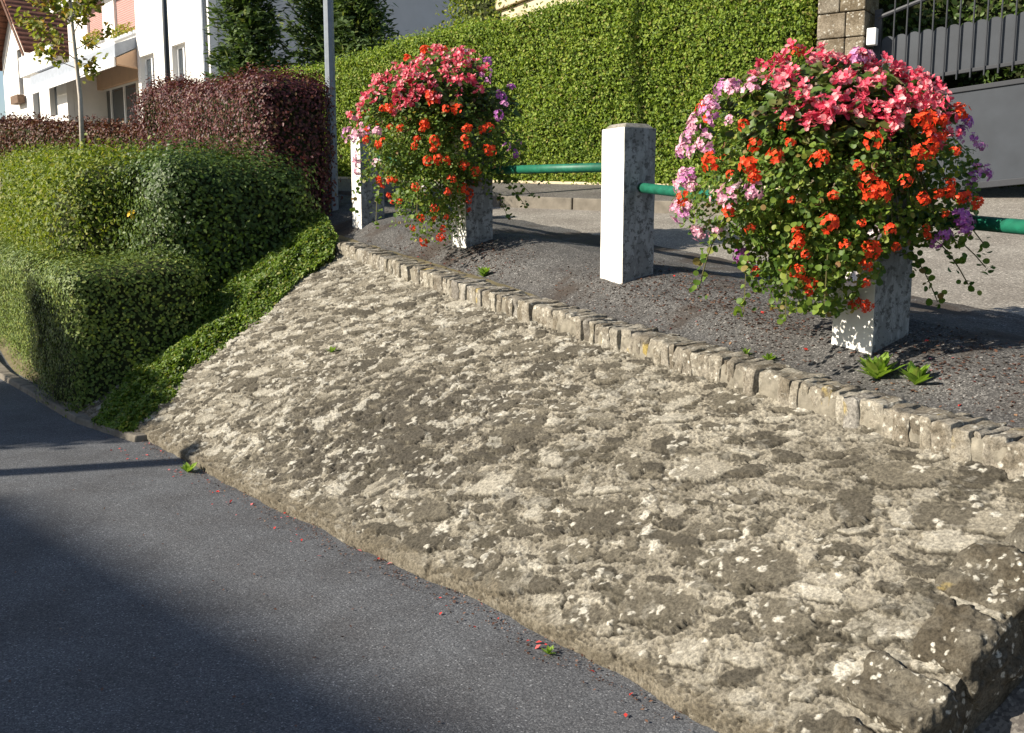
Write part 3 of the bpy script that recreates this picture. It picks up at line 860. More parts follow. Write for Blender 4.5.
sp += [(random.choice(['pink', 'pink', 'lilac']), x, z, 1.1) for x, z in from_px(LI, 640, 20, 2.617, 815, 185, mpp1)]
sp += [(random.choice(['purple', 'lilac']), x, z, 1.05) for x, z in from_px(PU, 640, 20, 2.617, 815, 185, mpp1)]
sp += [('white', x, z, .9) for x, z in from_px(WH, 640, 20, 2.617, 815, 185, mpp1)]
CO = [(270, 150), (300, 150), (320, 125), (350, 135), (300, 185), (290, 205), (330, 200), (320, 235), (345, 240), (330, 265), (365, 265), (340, 290), (355, 300), (375, 280), (405, 140), (420, 120), (440, 95), (460, 85), (395, 120), (430, 165), (425, 200), (470, 150), (480, 190), (500, 190), (440, 240), (415, 240), (455, 255), (490, 265), (520, 285), (510, 250), (540, 165), (555, 110), (530, 120), (580, 115), (600, 150), (615, 160), (590, 100), (650, 105), (670, 95), (690, 100), (655, 130), (640, 175), (630, 190), (660, 175), (600, 210), (590, 225), (575, 240), (610, 235), (640, 240), (660, 235), (550, 250), (535, 265), (600, 255), (690, 150), (710, 155), (735, 165), (745, 175), (705, 130), (770, 210), (765, 235), (700, 230), (680, 185), (570, 90), (500, 90), (480, 75), (620, 110), (520, 290), (310, 175), (455, 135), (720, 185), (755, 220), (640, 85), (345, 165), (690, 215)]
CO = CO + [(a + random.uniform(-16, 16), b + random.uniform(-14, 22)) for a, b in random.sample(CO, 12)] + [(random.uniform(260, 780), random.uniform(240, 340)) for _ in range(10)]
OR_x = [(random.uniform(230, 640), random.uniform(470, 690)) for _ in range(16)] + [(random.uniform(150, 720), random.uniform(280, 560)) for _ in range(22)]
sp += [('orange', x, z, .8) for x, z in from_px(OR_x, 640, 20, 2.617, 815, 185, mpp1)]
sp += [(random.choice(['pink', 'lilac']), x, z, .95) for x, z in from_px([(a + random.uniform(-18, 18), b + random.uniform(-20, 20)) for a, b in LI], 640, 20, 2.617, 815, 185, mpp1)]
sp += [('pink', x, z, 1.0) for x, z in from_px([(a + random.uniform(-22, 22), b + random.uniform(-26, 26)) for a, b in LI], 640, 20, 2.617, 815, 185, mpp1)]
sp += [('purple', x, z, .9) for x, z in from_px([(a + random.uniform(-15, 10), b + random.uniform(-20, 20)) for a, b in PU], 640, 20, 2.617, 815, 185, mpp1)]
co = [(x, z, random.uniform(.85, 1.2)) for x, z in from_px(CO, 640, 20, 2.617, 815, 185, mpp1)]
make_bush((1.375, 4.47, 1.735), (.635, .53, .545, .55), 5, "larger bush of coral, orange-red and lilac flowers on the right post", sp, co, (W(1.81, .073, 1.95)), 20000)

OR2 = [(225, 50), (230, 65), (365, 60), (295, 40), (245, 345), (315, 330), (310, 345), (285, 395), (180, 388), (140, 375), (190, 285), (325, 438), (380, 432), (395, 487), (285, 512), (380, 525), (425, 520), (225, 553), (110, 510), (155, 560), (335, 610), (350, 648), (360, 640), (292, 675), (492, 618), (500, 338), (505, 405), (440, 345), (380, 290), (410, 288), (440, 390), (345, 380), (65, 280), (440, 560), (200, 490), (265, 635), (210, 285), (330, 250), (340, 265)]
LI2 = [(75, 340), (60, 370), (110, 350), (130, 330), (95, 310), (65, 345), (85, 365), (120, 360), (165, 435), (175, 355), (430, 95), (150, 345), (75, 420), (85, 440), (80, 460)]
PU2 = [(500, 198), (485, 150), (575, 195), (545, 245), (550, 270), (530, 300), (590, 412), (555, 390), (490, 175), (540, 235)]
CO2 = [(160, 180), (180, 190), (150, 200), (200, 160), (210, 135), (240, 150), (260, 165), (265, 140), (290, 130), (310, 120), (330, 100), (350, 110), (380, 85), (390, 115), (410, 150), (430, 140), (300, 205), (320, 190), (340, 210), (310, 225), (290, 240), (330, 235), (350, 255), (240, 235), (270, 265), (230, 215), (390, 200), (410, 205), (460, 210), (440, 190), (480, 160), (120, 235), (140, 260), (100, 290), (190, 215), (370, 130), (450, 130), (240, 270), (220, 290), (110, 280), (255, 185), (280, 180), (395, 95), (360, 160), (420, 100)]
mpp2 = .0079
sp = [('orange', x, z, 1.2) for x, z in from_px(OR2, 330, 30, 3.33, 432, 142, mpp2)]
sp += [('orange', x, z, .95) for x, z in from_px([(random.uniform(110, 520), random.uniform(330, 610)) for _ in range(22)], 330, 30, 3.33, 432, 142, mpp2)]
sp += [(random.choice(['pink', 'lilac', 'pink']), x, z, 1.15) for x, z in from_px(LI2, 330, 30, 3.33, 432, 142, mpp2)]
sp += [(random.choice(['purple', 'lilac']), x, z, 1.15) for x, z in from_px(PU2, 330, 30, 3.33, 432, 142, mpp2)]
sp += [('white', x, z, .9) for x, z in from_px([(170, 350), (165, 440), (310, 520)], 330, 30, 3.33, 432, 142, mpp2)]
CO2 = CO2 + [(a + random.uniform(-18, 18), b + random.uniform(-18, 18)) for a, b in CO2]
co = [(x, z, random.uniform(.9, 1.2)) for x, z in from_px(CO2, 330, 30, 3.33, 432, 142, mpp2)]
make_bush((-.56, 7.78, 2.15), (.70, .57, .66, .72), 9, "smaller bush of coral, orange-red and lilac flowers on the second post from the left", sp, co, (W(-2.10, .075, 2.27)), 16000)

# ------------------------------------------------------------------ hedges and bank on the left
def sl(U, V, along=True): return -.091
# ground cover over the wall's far edge
nI = 30000
ti = rng.random(nI); si = rng.random(nI)
def ivy_edges(t):
    r_u = -2.56 + (-3.60 + 2.56) * t; r_v = -2.45 + (-.45 + 2.45) * t
    l_u = np.interp(t, [0, .5, 1], [-3.22, -4.25, -5.15]); l_v = np.interp(t, [0, .5, 1], [-2.66, -1.62, -.28])
    return r_u, r_v, l_u, l_v
def ivy_surf(t, s):
    ru, rv, lu, lv = ivy_edges(t)
    U = ru + (lu - ru) * s + .34 * (fbm(np.stack([t * 5, s * 0, s * 0], -1), 2.2, 4, 4) - .45) * (1 - s); V = rv + (lv - rv) * s
    tz = np.clip((V - vfoot(U)) / (-.45 - vfoot(U)), 0, 1.05)
    z0 = tz * (zcop(U) + .02)
    P = W(U, V, z0)
    hgt = .15 * np.clip(s * 3.5 + .05, 0, 1) * np.clip(t * 9 + .35, 0, 1)
    return P + np.array([0, 0, 1]) * (hgt * (.45 + 1.5 * (fbm(P, 4.5, 4, 6) - .25)))[..., None]
Pi = ivy_surf(ti, si)
nI_ = np.array([-.5, -.3, .8]) + 0 * Pi
Vl, F = scatter(OVAL, OVAL_F, Pi - np.array([0, 0, 1]) * (rng.random(nI) ** 2 * .07)[:, None], nI_, rng.uniform(.022, .045, nI), .6)
gt, gs = np.meshgrid(np.linspace(0, 1, 60), np.linspace(0, 1, 16), indexing='ij')
Cv = ivy_surf(gt, gs).reshape(-1, 3) - np.array([0, 0, .085]); Cf = grid_faces(60, 16)
ctr = W(-3.2, -1.5, .6)
o = build_np("ground_cover", np.concatenate([Vl, Cv]) - ctr, [np.concatenate([F, Cf + len(Vl)])], [M['ivy'], M['thicket']], midx=np.concatenate([np.zeros(len(F)), np.ones(len(Cf))]))
o.location = tuple(ctr)
tag(o, "strip of low green creeping shrub spilling down the left edge of the stone slope", "ground cover")

# clipped hedge along the lower road
hedge("box_hedge", "low clipped green hedge along the lower road kerb, lower front in shadow", "hedge", frame_uv(-8.95, -2.36, .55, .035), (5.35, .60, .68), 80000, M['box'], .032, 8, .16, 1.6, 3, .10, tilt=.20, faces=(1.4, 1.8, 1.5, .4, .05, 1.5), group="hedges on the bank")
# shrubs on the bank behind
def shrub(name, label, U, V, zc, half, n, mt, size, power=2.6, seed=1, bumpy=.16, freq=1.6, depth=.18, tmpl=OVAL, tf=OVAL_F, slope=(-.06, 0), tilt=.7, ang=0):
    return hedge(name, label, "shrub", frame_uv(U, V, zc, ang), half, n, mt, size, power, bumpy, freq, seed, depth, tmpl, tf, slope, "shrubs on the bank", tilt, faces=(1.2, 1.8, 1.5, .5, .1, 1.5))
shrub("leafy_shrub", "dark glossy-leaved shrub with a yellow flower, in front of the purple hedge", -5.75, -1.14, 1.30, (1.45, .80, .92), 46000, M['laurel'], .040, 6, 12, .24, 1.9, tilt=.26)
shrub("leafy_shrub", "fine yellow-green shrub at the left picture edge behind the clipped hedge", -11.4, -1.62, 1.58, (6.0, 1.0, .92), 60000, M['yellowgreen'], .046, 4, 17, .16, .9)
# yellow blooms of the dark shrub
shr = bpy.data.objects["leafy_shrub"]
def yellow(p):
    fm = flower_mesh("yellow_flower", M['yellow_petal'], 'loose', int(abs(p[0]) * 1000))
    o = bpy.data.objects.new("yellow_flower", fm); COL.objects.link(o); o.parent = shr; o.location = Vector(p) - Vector(shr.location); o.scale = (1.1, 1.1, 1.1)
    o.rotation_euler = (1.0, 0, -.4)

yellow(tuple(W(-5.05, -1.98, 1.62)))

# purple barberry hedge
hedge("barberry_hedge", "tall dark purple-red hedge beside the grey lamp post", "hedge", frame_uv(-7.65, -.46, 2.34, 0.03), (2.75, .45, .86), 48000, M['barberry'], .038, 5, .20, 1.5, 7, .12, tilt=.32, slope=(-.085, 0), faces=(1.4, 1.8, 1.5, .4, .05, 1.5), group="hedges on the bank")
hedge("barberry_hedge", "lower rust-brown hedge running away below the houses", "hedge", frame_uv(-15.2, -1.6, 2.78, .30), (4.9, .55, .50), 26000, M['rust'], .055, 6, .12, 1.2, 8, .14, slope=(-.075, 0), faces=(1.4, 1.8, 1.5, .4, .05, 1.5), group="hedges on the bank")

# kerb at the foot of the bank
kb = MB(); u = -12.0
fr = lambda U, V, z: tuple(W(U, V, z))
root = empty("kerb", W(-7.5, -2.9, 0), "pale stone kerb at the foot of the clipped hedge", "kerb")
while u < -3.2:
    L = .95
    vv = float(vfoot(u)); v2 = float(vfoot(u + L - .012))
    z1 = .05 + random.uniform(-.006, .006)
    m_ = MB(); m_.hexa([fr(u, vv - .11, -.05), fr(u + L - .012, v2 - .11, -.05), fr(u + L - .012, v2 + .02, -.05), fr(u, vv + .02, -.05), fr(u, vv - .09, z1), fr(u + L - .012, v2 - .09, z1), fr(u + L - .012, v2 + .02, z1), fr(u, vv + .02, z1)])
    o = m_.build("kerb_stone", M['kerb'], None, bevel=.012); o.parent = root; o.location = -Vector(root.location)
    u += L

# ------------------------------------------------------------------ far hedge across the upper road
H0 = np.array([2.97, 10.24]); HD = np.array([-.825, .565]); HN = np.array([-.565, -.825])   # HN faces the road
def HF(a, bck, z):
    p = H0 + HD * a - HN * bck
    return (float(p[0]), float(p[1]), float(z))
def hz(a):
    p = H0 + HD * a; r = p - O2
    return float(zplane(r @ DU, r @ NV))
hedge_frame = lambda a, bck, z: (np.array(HF(a, bck, z)), np.stack([[HD[0], HD[1], 0], [-HN[0], -HN[1], 0], [0, 0, 1]]))
LH = 9.4
zc = hz(LH / 2)
hedge("privet_hedge", "tall clipped bright green hedge across the upper road", "hedge", hedge_frame(LH / 2 + .02, .62, 2.60), (LH / 2, .52, 1.32), 190000, M['hedge'], .037, 12, .13, 1.3, 14, .09, slope=(-.10, 0), faces=(.6, .3, 2.2, .15, .02, 1.0), tilt=.65, group="hedges across the road")
# low beige plinth along the hedge foot and the far pavement with its kerb
pl = MB()
for i in range(12):
    a0, a1 = LH * i / 12, LH * (i + 1) / 12 - .01
    z0, z1 = hz(a0), hz(a1)
    pl.hexa([HF(a1, .08, z1 - .15), HF(a0, .08, z0 - .15), HF(a0, .55, z0 - .15), HF(a1, .55, z1 - .15), HF(a1, .08, z1 + .07), HF(a0, .08, z0 + .07), HF(a0, .55, z0 + .07), HF(a1, .55, z1 + .07)])
o = pl.build("low_wall", M['beige_stone'], None, bevel=.01); tag(o, "low beige stone plinth wall under the bright green hedge", "wall")
aa = np.linspace(-1.0, 14, 60); bb = np.linspace(-1.15, .12, 8)
Ag, Bg = np.meshgrid(aa, bb, indexing='ij')
pp = H0 + HD * Ag[..., None] - HN * Bg[..., None]; rr = pp - O2
zz = zplane(rr @ DU, rr @ NV) + .03
tag(build_np("far_pavement", np.concatenate([pp, zz[..., None]], -1).reshape(-1, 3), [grid_faces(60, 8)], M['pave_far']), kind="structure")
root = empty("kerb", HF(6, -1.2, hz(6)), "pale kerb edging the pavement below the bright green hedge", "kerb")
for i in range(15):
    a0 = 0.2 + i * .9; a1 = a0 + .885
    z0, z1 = hz(a0) - .11, hz(a1) - .11
    m_ = MB(); m_.hexa([HF(a1, -1.27, z1 - .3), HF(a0, -1.27, z0 - .3), HF(a0, -1.14, z0 - .3), HF(a1, -1.14, z1 - .3), HF(a1, -1.26, z1 - .005), HF(a0, -1.26, z0 - .005), HF(a0, -1.14, z0 - .005), HF(a1, -1.14, z1 - .005)])
    o = m_.build("kerb_stone", M['kerb'], None, bevel=.01); o.parent = root; o.location = -Vector(root.location)

# stone gate pillar
root = empty("gate_pillar", HF(-.25, .30, hz(-.2)), "square stone gate pillar between the green hedge and the dark gate", "pillar")
pz = hz(-.2) - .1; i = 0
while pz < hz(-.2) + 2.3:
    hh = random.choice([.24, .28, .33]); cut = random.uniform(.18, .34)
    for (a0, a1) in ((.0, cut - .006), (cut, .46)):
        m_ = MB(); j = lambda: random.uniform(-.006, .006)
        x0, x1, y0, y1 = -.02 - a1, -.02 - a0, .05 + j(), .53
        m_.hexa([HF(x1, y0, pz), HF(x0, y0, pz), HF(x0, y1, pz), HF(x1, y1, pz), HF(x1, y0, pz + hh - .008), HF(x0, y0, pz + hh - .008), HF(x0, y1, pz + hh - .008), HF(x1, y1, pz + hh - .008)])
        o = m_.build("pillar_block", M['pillar'], None, bevel=.012); o.parent = root; o.location = -Vector(root.location)
    pz += hh
# small pale box on the pillar's gate side
m_ = MB(); zb = 1.6 + .168 * 9.7
m_.box((-.59, .06, zb + .01), (-.50, .15, zb + .17), lambda a, b_, z: HF(a, b_, z))
o = m_.build("letter_box", M['frame_white'], None, bevel=.01); tag(o, "small pale box fixed to the side of the stone gate pillar", "box")

# gate
GS = .085     # the gate rises a little towards its free end
g0 = np.array(HF(-.56, .22, 0)); 
def GF(x, y, z):     # x along the gate to the right, y back, z up
    p = g0[:2] - HD * x - HN * y
    return (float(p[0]), float(p[1]), float(z + GS * x))
zg = hz(-.6) - .02
root = empty("driveway_gate", GF(0, 0, zg), "dark grey metal driveway gate with solid lower panel and scalloped pickets", "gate")
def gpart(name, mb, mt, bev=0):
    o = mb.build(name, mt, None, bevel=bev); o.parent = root; o.location = -Vector(root.location); return o
GW = 2.6
m_ = MB(); m_.box((.04, 0, zg + .05), (GW, .03, zg + .93), GF); gpart("lower_panel", m_, M['gate_paint'])
m_ = MB(); m_.box((0, -.015, zg - .01), (GW, .045, zg + .05), GF); m_.box((0, -.015, zg + .90), (GW, .045, zg + .945), GF)
m_.box((0, -.015, zg + 1.07), (GW, .045, zg + 1.105), GF); m_.box((-.03, -.015, zg - .01), (.04, .045, zg + 1.80), GF)
gpart("gate_frame", m_, M['gate_dark'], .004)
m_ = MB(); s_ = .118; nP = int(GW / s_)
for i in range(nP):
    x = .10 + i * s_; top = zg + 1.49 + .0 * i; w2 = s_ / 2 - .002
    pts = [(x - w2, zg + 1.106)] + [(x + w2, zg + 1.106)] + [(x + w2 * math.cos(t), top + w2 * .75 * math.sin(t)) for t in np.linspace(0, math.pi, 9)]
    f_ = [GF(a, .004, b_) for a, b_ in pts]; k_ = [GF(a, .022, b_) for a, b_ in pts]; n_ = len(pts)
    m_.add(f_ + k_, [tuple(range(n_)), tuple(range(2 * n_ - 1, n_ - 1, -1))] + [(q, q + n_, (q + 1) % n_ + n_, (q + 1) % n_) for q in range(n_)])
gpart("picket_panel", m_, M['gate_paint'])
topz = lambda x: zg + 1.72 + .30 * math.sin(min(1, x / GW) * math.pi / 2) * 1.2
for i in range(nP):
    x = .10 - s_ / 2 + i * s_
    if x < .05: continue
    m_ = MB(); m_.tube([GF(x, -.02, zg + 1.02), GF(x, -.02, topz(x) + .25)], .0085, 8); gpart("gate_rod", m_, M['gate_dark'])
m_ = MB(); m_.tube([GF(x, -.005, topz(x)) for x in np.linspace(0, GW, 16)], .022, 8); gpart("arched_rail", m_, M['gate_dark'])
hedge("garden_shrub", "dark garden shrub seen between the rods behind the gate", "shrub", (np.array(GF(1.6, 1.35, hz(-1.5) + 1.5)), np.stack([[-HD[0], -HD[1], 0], [-HN[0], -HN[1], 0], [0, 0, 1]])), (2.3, .6, 1.7), 16000, M['laurel'], .07, 4, .25, 1.2, 19, .3, tilt=.8, faces=(.6, .4, 2, .1, .02, .6))
# shrub mound and beige coping seen above the hedge
hedge("garden_shrub", "rounded light green shrub rising above the clipped hedge, left of the beige ledge", "shrub", hedge_frame(5.35, 2.6, hz(5) + 2.2), (.95, .8, 1.25), 16000, M['yellowgreen'], .06, 3, .2, 1.4, 29, .25, tilt=.8)
m_ = MB(); p0 = np.array([-.235, 14.6]); p1 = np.array([.95, 13.6]); dv = (p1 - p0) / np.hypot(*(p1 - p0)); nv_ = np.array([-dv[1], dv[0]])
z0, z1 = 1.6 + .196 * 14.6, 1.6 + .228 * 13.6
def LF(x, y, z): p = p0 + dv * x + nv_ * y; return (p[0], p[1], z0 + (z1 - z0) * x / 1.55 + z)
m_.box((0, 0, 0), (2.2, .5, .17), LF); m_.box((.06, .06, -2.4), (2.1, .44, -.002), LF)
o = m_.build("garden_wall", M['beige_stone'], None, bevel=.015); tag(o, "beige sloping wall top showing above the clipped hedge", "wall")

# ------------------------------------------------------------------ lamp post, poles, young tree
lx, ly, lz = W(-5.12, .02, 1.64)
root = empty("lamp_post", (lx, ly, lz), "slim blue-grey metal lamp post beside the purple hedge", "lamp post")
m_ = MB(); m_.tube([(0, 0, -.1), (0, 0, 1.2), (0, 0, 6.2)], [.052, .052, .045], 8); m_.build("pole", M['lamp_paint'], root)
m_ = MB(); m_.tube([(0, 0, 6.2), (-.2, -.1, 6.5), (-1.0, -.5, 6.65)], [.035, .035, .03], 8); m_.build("arm", M['lamp_paint'], root)
m_ = MB(); m_.hexa([(-1.7, -.95, 6.58), (-1.0, -.62, 6.6), (-.92, -.38, 6.6), (-1.55, -.6, 6.58), (-1.65, -.92, 6.72), (-1.0, -.6, 6.75), (-.92, -.4, 6.75), (-1.55, -.65, 6.72)]); m_.build("lamp_head", M['lamp_paint'], root, bevel=.02)
p = (-.3335 * 22.5, 22.5, 3.0)
m_ = MB(); m_.tube([(0, 0, 0), (0, 0, 3), (0, 0, 7.5)], [.06, .057, .05], 10)
o = m_.build("utility_pole", M['dark_paint'], None, True); o.location = p; tag(o, "dark slender pole standing in front of the white house", "pole")

# young tree with pale trunk
tx, ty, tz = (-6.40, 15.2, 2.35)
root = empty("young_tree", (tx, ty, tz), "thin young tree with a pale trunk and yellowing leaves before the white house", "tree")
m_ = MB(); m_.tube([(0, 0, -.2), (.02, 0, 1.0), (-.03, 0, 2.0), (-.06, 0, 3.2), (-.05, 0, 4.4)], [.04, .034, .028, .018, .006], 8)
m_.build("trunk", M['pale_bark'], root, True)
m_ = MB(); lp = []
r_ = random.Random(4)
for k in range(34):
    z = 1.25 + 2.9 * (k / 34) ** .8; t = k * 2.4 + r_.uniform(-.4, .4); L = (.75 if z < 2.3 else .45) * r_.uniform(.5, 1.1)
    b0 = Vector((-.03, 0, z)); e = b0 + Vector((math.cos(t) * L - .1, math.sin(t) * L * .7, L * .55)); mdl = (b0 + e) / 2 + Vector((0, 0, -.03))
    m_.tube([b0, mdl, e], [.009, .006, .003], 4, caps=False)
    for q in range(100):
        s = r_.uniform(.35, 1.05); lp.append(np.array(b0 + (e - b0) * s) + rng.normal(0, .075, 3))
m_.build("branches", M['trunk'], root)
lp = np.array(lp); lp = lp[(fbm(lp + 4, 3, 2, 5) > .36)]
Vl, F = scatter(OVAL, OVAL_F, lp, np.array([-.3, -.4, .7]) + 0 * lp, rng.uniform(.06, .12, len(lp)), .7)
build_np("crown", Vl, [F], M['birch'], parent=root)

# conifers before the shaded house wall
def conifer(name, label, loc, height, rad, seed, n=60):
    root = empty(name, loc, label, "tree", "conifers above the hedge")
    r_ = random.Random(seed)
    m_ = MB(); m_.tube([(0, 0, -.5), (0, 0, height * .5), (0, 0, height)], [.12, .07, .01], 7); m_.build("trunk", M['trunk'], root)
    P = []; D = []; bm_ = MB()
    for k in range(n * 9):
        zf_ = r_.random() ** .8; z = .1 * height + zf_ * height * .9; t = r_.uniform(0, 6.283); L = rad * (1 - zf_) ** .75 * r_.uniform(.55, 1.12) + .05
        for q in range(24):
            s = r_.uniform(.2, 1.0) 
            P.append((math.cos(t) * L * s + r_.gauss(0, .05), math.sin(t) * L * s + r_.gauss(0, .05), z + L * (.30 * s * s - .05) + r_.gauss(0, .06)))
            D.append((math.cos(t), math.sin(t), .35))
    P = np.array(P); D = np.array(D)
    Vl, F = scatter(NEED * np.array([1, 1.9, 1]), KITE_F, P, np.array([0, -.2, 1]) + 0 * P, rng.uniform(.10, .20, len(P)), .6, along=D)
    build_np("crown", Vl, [F], M['conifer'], parent=root)
conifer("conifer_tree", "dark green conical conifer close to the white house corner", (-4.78, 18.9, 2.6), 4.5, 1.05, 3)
conifer("conifer_tree", "broad dark conifer behind the lamp post, left half hidden by it", (-3.55, 20.0, 2.6), 5.4, 1.35, 8, 90)
conifer("conifer_tree", "dark conifer partly hidden behind the lamp post, nearest the rounded shrub", (-2.75, 18.6, 2.6), 3.95, 1.15, 12, 60)

# ------------------------------------------------------------------ houses
HC = np.array([-9.06, 30.0]); HFd = np.array([-.64, .77]); HMd = np.array([.77, .64])
def H1(a, b_, z):
    p = HC + HFd * a + HMd * b_; return (float(p[0]), float(p[1]), float(z))
zg1 = 3.4
root = empty("white_house", H1(8, 4, zg1), "white rendered house with pink shutters, terrace awning and shaded side wall", "house")
def hp(name, mb, mt, bev=0, par=None):
    o = mb.build(name, mt, None, bevel=bev); o.parent = root; o.location = -Vector(root.location); return o
def sub(parent, name, mb, mt):
    o = mb.build(name, mt, None); o.parent = parent; return o
def wall_holes(mb, F, a0, a1, z0, z1, holes, b0, th=.25):
    """front skin of a wall in the plane b=b0 with real openings; sorted vertical strips"""
    xs = sorted(set([a0, a1] + [h[0] for h in holes] + [h[1] for h in holes]))
    for x0, x1 in zip(xs[:-1], xs[1:]):
        hs = sorted([(h[2], h[3]) for h in holes if h[0] <= x0 + 1e-6 and h[1] >= x1 - 1e-6]); zc_ = z0
        for (h0, h1) in hs + [(z1, z1)]:
            if h0 > zc_ + 1e-4: mb.box((x0, b0, zc_), (x1, b0 + th, h0), F)
            zc_ = h1
    return mb
# right bay
holesR = [(1.0, 2.05, 5.55, 6.75), (3.55, 4.75, 5.3, 6.75)]
m_ = MB(); wall_holes(m_, H1, -.75, 4.75, zg1, 12.5, holesR, 0)
m_.box((4.75, 0, zg1), (5.0, .25, 12.5), H1); m_.box((4.75, .26, zg1), (5.0, 1.3, 12.5), H1)
hp("front_wall", m_, M['render_white'])
holesL = [(8.6, 10.8, 8.25, 9.95), (12.1, 14.0, 8.45, 9.95), (8.9, 13.4, 4.6, 6.5)]
m_ = MB(); wall_holes(m_, H1, 5.0, 16.5, zg1, 10.2, holesL, 1.3); hp("recessed_wall", m_, M['render_white'])
m_ = MB(); m_.box((-.76, .26, zg1), (-.5, 12.5, 12.5), H1); hp("side_wall", m_, M['render_grey'])  # white house's shaded side: the shade is put into the grey colour
m_ = MB(); m_.box((-.45, 1.7, zg1), (16.4, 12.4, 10.1), H1); hp("house_core", m_, M['render_grey'])
m_ = MB(); m_.hexa([H1(-1.1, -.5, 12.5), H1(5.3, -.5, 12.5), H1(5.3, 12.8, 12.5), H1(-1.1, 12.8, 12.5), H1(-1.0, 5.5, 15.4), H1(5.2, 5.5, 15.4), H1(5.2, 6.5, 15.4), H1(-1.0, 6.5, 15.4)]); hp("roof", m_, M['tiles'])
m_ = MB(); m_.hexa([H1(5.01, .9, 10.2), H1(16.9, .9, 10.2), H1(16.9, 12.6, 10.2), H1(5.01, 12.6, 10.2), H1(5.01, 6, 12.6), H1(16.9, 6, 12.6), H1(16.9, 7, 12.6), H1(5.01, 7, 12.6)]); hp("roof", m_, M['awning'])
m_ = MB(); m_.box((5.02, .74, 10.0), (16.9, .89, 10.22), H1); hp("gutter", m_, M['frame_white'])
m_ = MB(); m_.tube([H1(-.55, -.07, zg1), H1(-.55, -.07, 12.4)], .06, 8); hp("downpipe", m_, M['lamp_paint'])
for (a0, a1, z0, z1) in holesR:
    m_ = MB()
    for q in ((a0, a0 + .09, z0, z1), (a1 - .09, a1, z0, z1), (a0 + .09, a1 - .09, z0, z0 + .09), (a0 + .09, a1 - .09, z1 - .09, z1), ((a0 + a1) / 2 - .05, (a0 + a1) / 2 + .05, z0 + .09, z1 - .09)): m_.box((q[0], .15, q[2]), (q[1], .22, q[3]), H1)
    w_ = hp("window", m_, M['frame_white'])
    g_ = MB(); g_.box((a0 + .005, .19, z0 + .005), (a1 - .005, .235, z1 - .005), H1); sub(w_, "pane", g_, M['glass'])
    s2 = MB(); s2.box((a0 - .1, -.08, z0 - .1), (a1 + .1, .10, z0 - .003), H1); sub(w_, "sill", s2, M['frame_white'])
for (a0, a1, z0, z1) in holesL[:2]:
    m_ = MB(); nb = 22
    for q in range(nb):
        za = z0 + (z1 - z0) * q / nb; m_.box((a0 + .04, 1.40, za), (a1 - .04, 1.44, za + (z1 - z0) / nb - .012), H1)
    w_ = hp("shutter", m_, M['shutter'])
    s2 = MB(); s2.box((a0 - .1, 1.18, z0 - .1), (a1 + .1, 1.38, z0 - .003), H1); sub(w_, "sill", s2, M['frame_white'])
    P = np.stack([rng.uniform(a0, a1, 260), rng.uniform(1.02, 1.25, 260), z0 + rng.random(260) ** 1.5 * .32], -1)
    P = np.array([H1(*p_) for p_ in P]) - np.array(root.location)
    Vl, F = scatter(KITE, KITE_F, P, np.array([-.5, -.4, .6]) + 0 * P, rng.uniform(.08, .15, 260), .7); build_np("window_box_plants", Vl, [F], M['birch'], parent=root)
# terrace below the awning
m_ = MB(); m_.hexa([H1(5.03, -.7, 6.72), H1(15.0, -.7, 6.72), H1(15.0, 1.28, 7.75), H1(5.03, 1.28, 7.75), H1(5.03, -.7, 7.12), H1(15.0, -.7, 7.12), H1(15.0, 1.28, 7.97), H1(5.03, 1.28, 7.97)]); hp("awning", m_, M['awning'])
m_ = MB(); m_.box((5.03, -.76, 6.42), (15.05, -.705, 6.72), H1); hp("awning_fascia", m_, M['frame_white'])
m_ = MB(); m_.hexa([H1(5.04, -.66, 6.5), H1(5.25, -.66, 6.5), H1(5.25, 1.27, 6.3), H1(5.04, 1.27, 6.3), H1(5.04, -.66, 6.70), H1(5.25, -.66, 6.70), H1(5.25, 1.27, 7.70), H1(5.04, 1.27, 7.70)]); hp("gable_cheek", m_, M['render_peach'])
m_ = MB(); m_.box((14.0, 1.1, zg1), (16.2, 1.28, 6.6), H1); m_.box((5.26, 1.1, 6.52), (13.9, 1.28, 7.2), H1); hp("peach_wall", m_, M['render_peach'])
m_ = MB(); m_.box((8.95, 1.45, 4.6), (13.35, 1.5, 6.5), H1); w_ = hp("terrace_window", m_, M['glass'])
g_ = MB()
for q in (8.92, 10.4, 11.9, 13.28): g_.box((q, 1.38, 4.6), (q + .1, 1.445, 6.5), H1)
sub(w_, "frame", g_, M['frame_white'])

# house farther left with a steep tiled gable
C2 = np.array([-21.9, 46.0])
def H2(a, b_, z):
    p = C2 + HFd * a + HMd * b_; return (float(p[0]), float(p[1]), float(z))
root = empty("gabled_house", H2(0, 4, 5), "white house with a steep brown tiled gable roof at the upper left", "house")
m_ = MB(); wall_holes(m_, H2, -2.4, 3.0, 4.8, 8.95, [(-.35, .35, 7.0, 8.95)], 0)
m_.add([H2(-2.4, 0, 8.96), H2(3.0, 0, 8.96), H2(.3, 0, 11.4), H2(-2.4, .25, 8.96), H2(3.0, .25, 8.96), H2(.3, .25, 11.4)], [(0, 2, 1), (3, 4, 5), (0, 1, 4, 3), (1, 2, 5, 4), (2, 0, 3, 5)])
hp("gable_wall", m_, M['render_white'])
m_ = MB(); m_.box((-2.4, .26, 4.8), (-2.15, 9, 8.95), H2); m_.box((2.75, .26, 4.8), (3.0, 9, 8.95), H2); hp("side_wall", m_, M['render_white'])
def slab(a0, z0, a1, z1, th, b0, b1): 
    q = MB(); q.hexa([H2(a0, b0, z0), H2(a1, b0, z1), H2(a1, b1, z1), H2(a0, b1, z0), H2(a0, b0, z0 + th), H2(a1, b0, z1 + th), H2(a1, b1, z1 + th), H2(a0, b1, z0 + th)]); return q
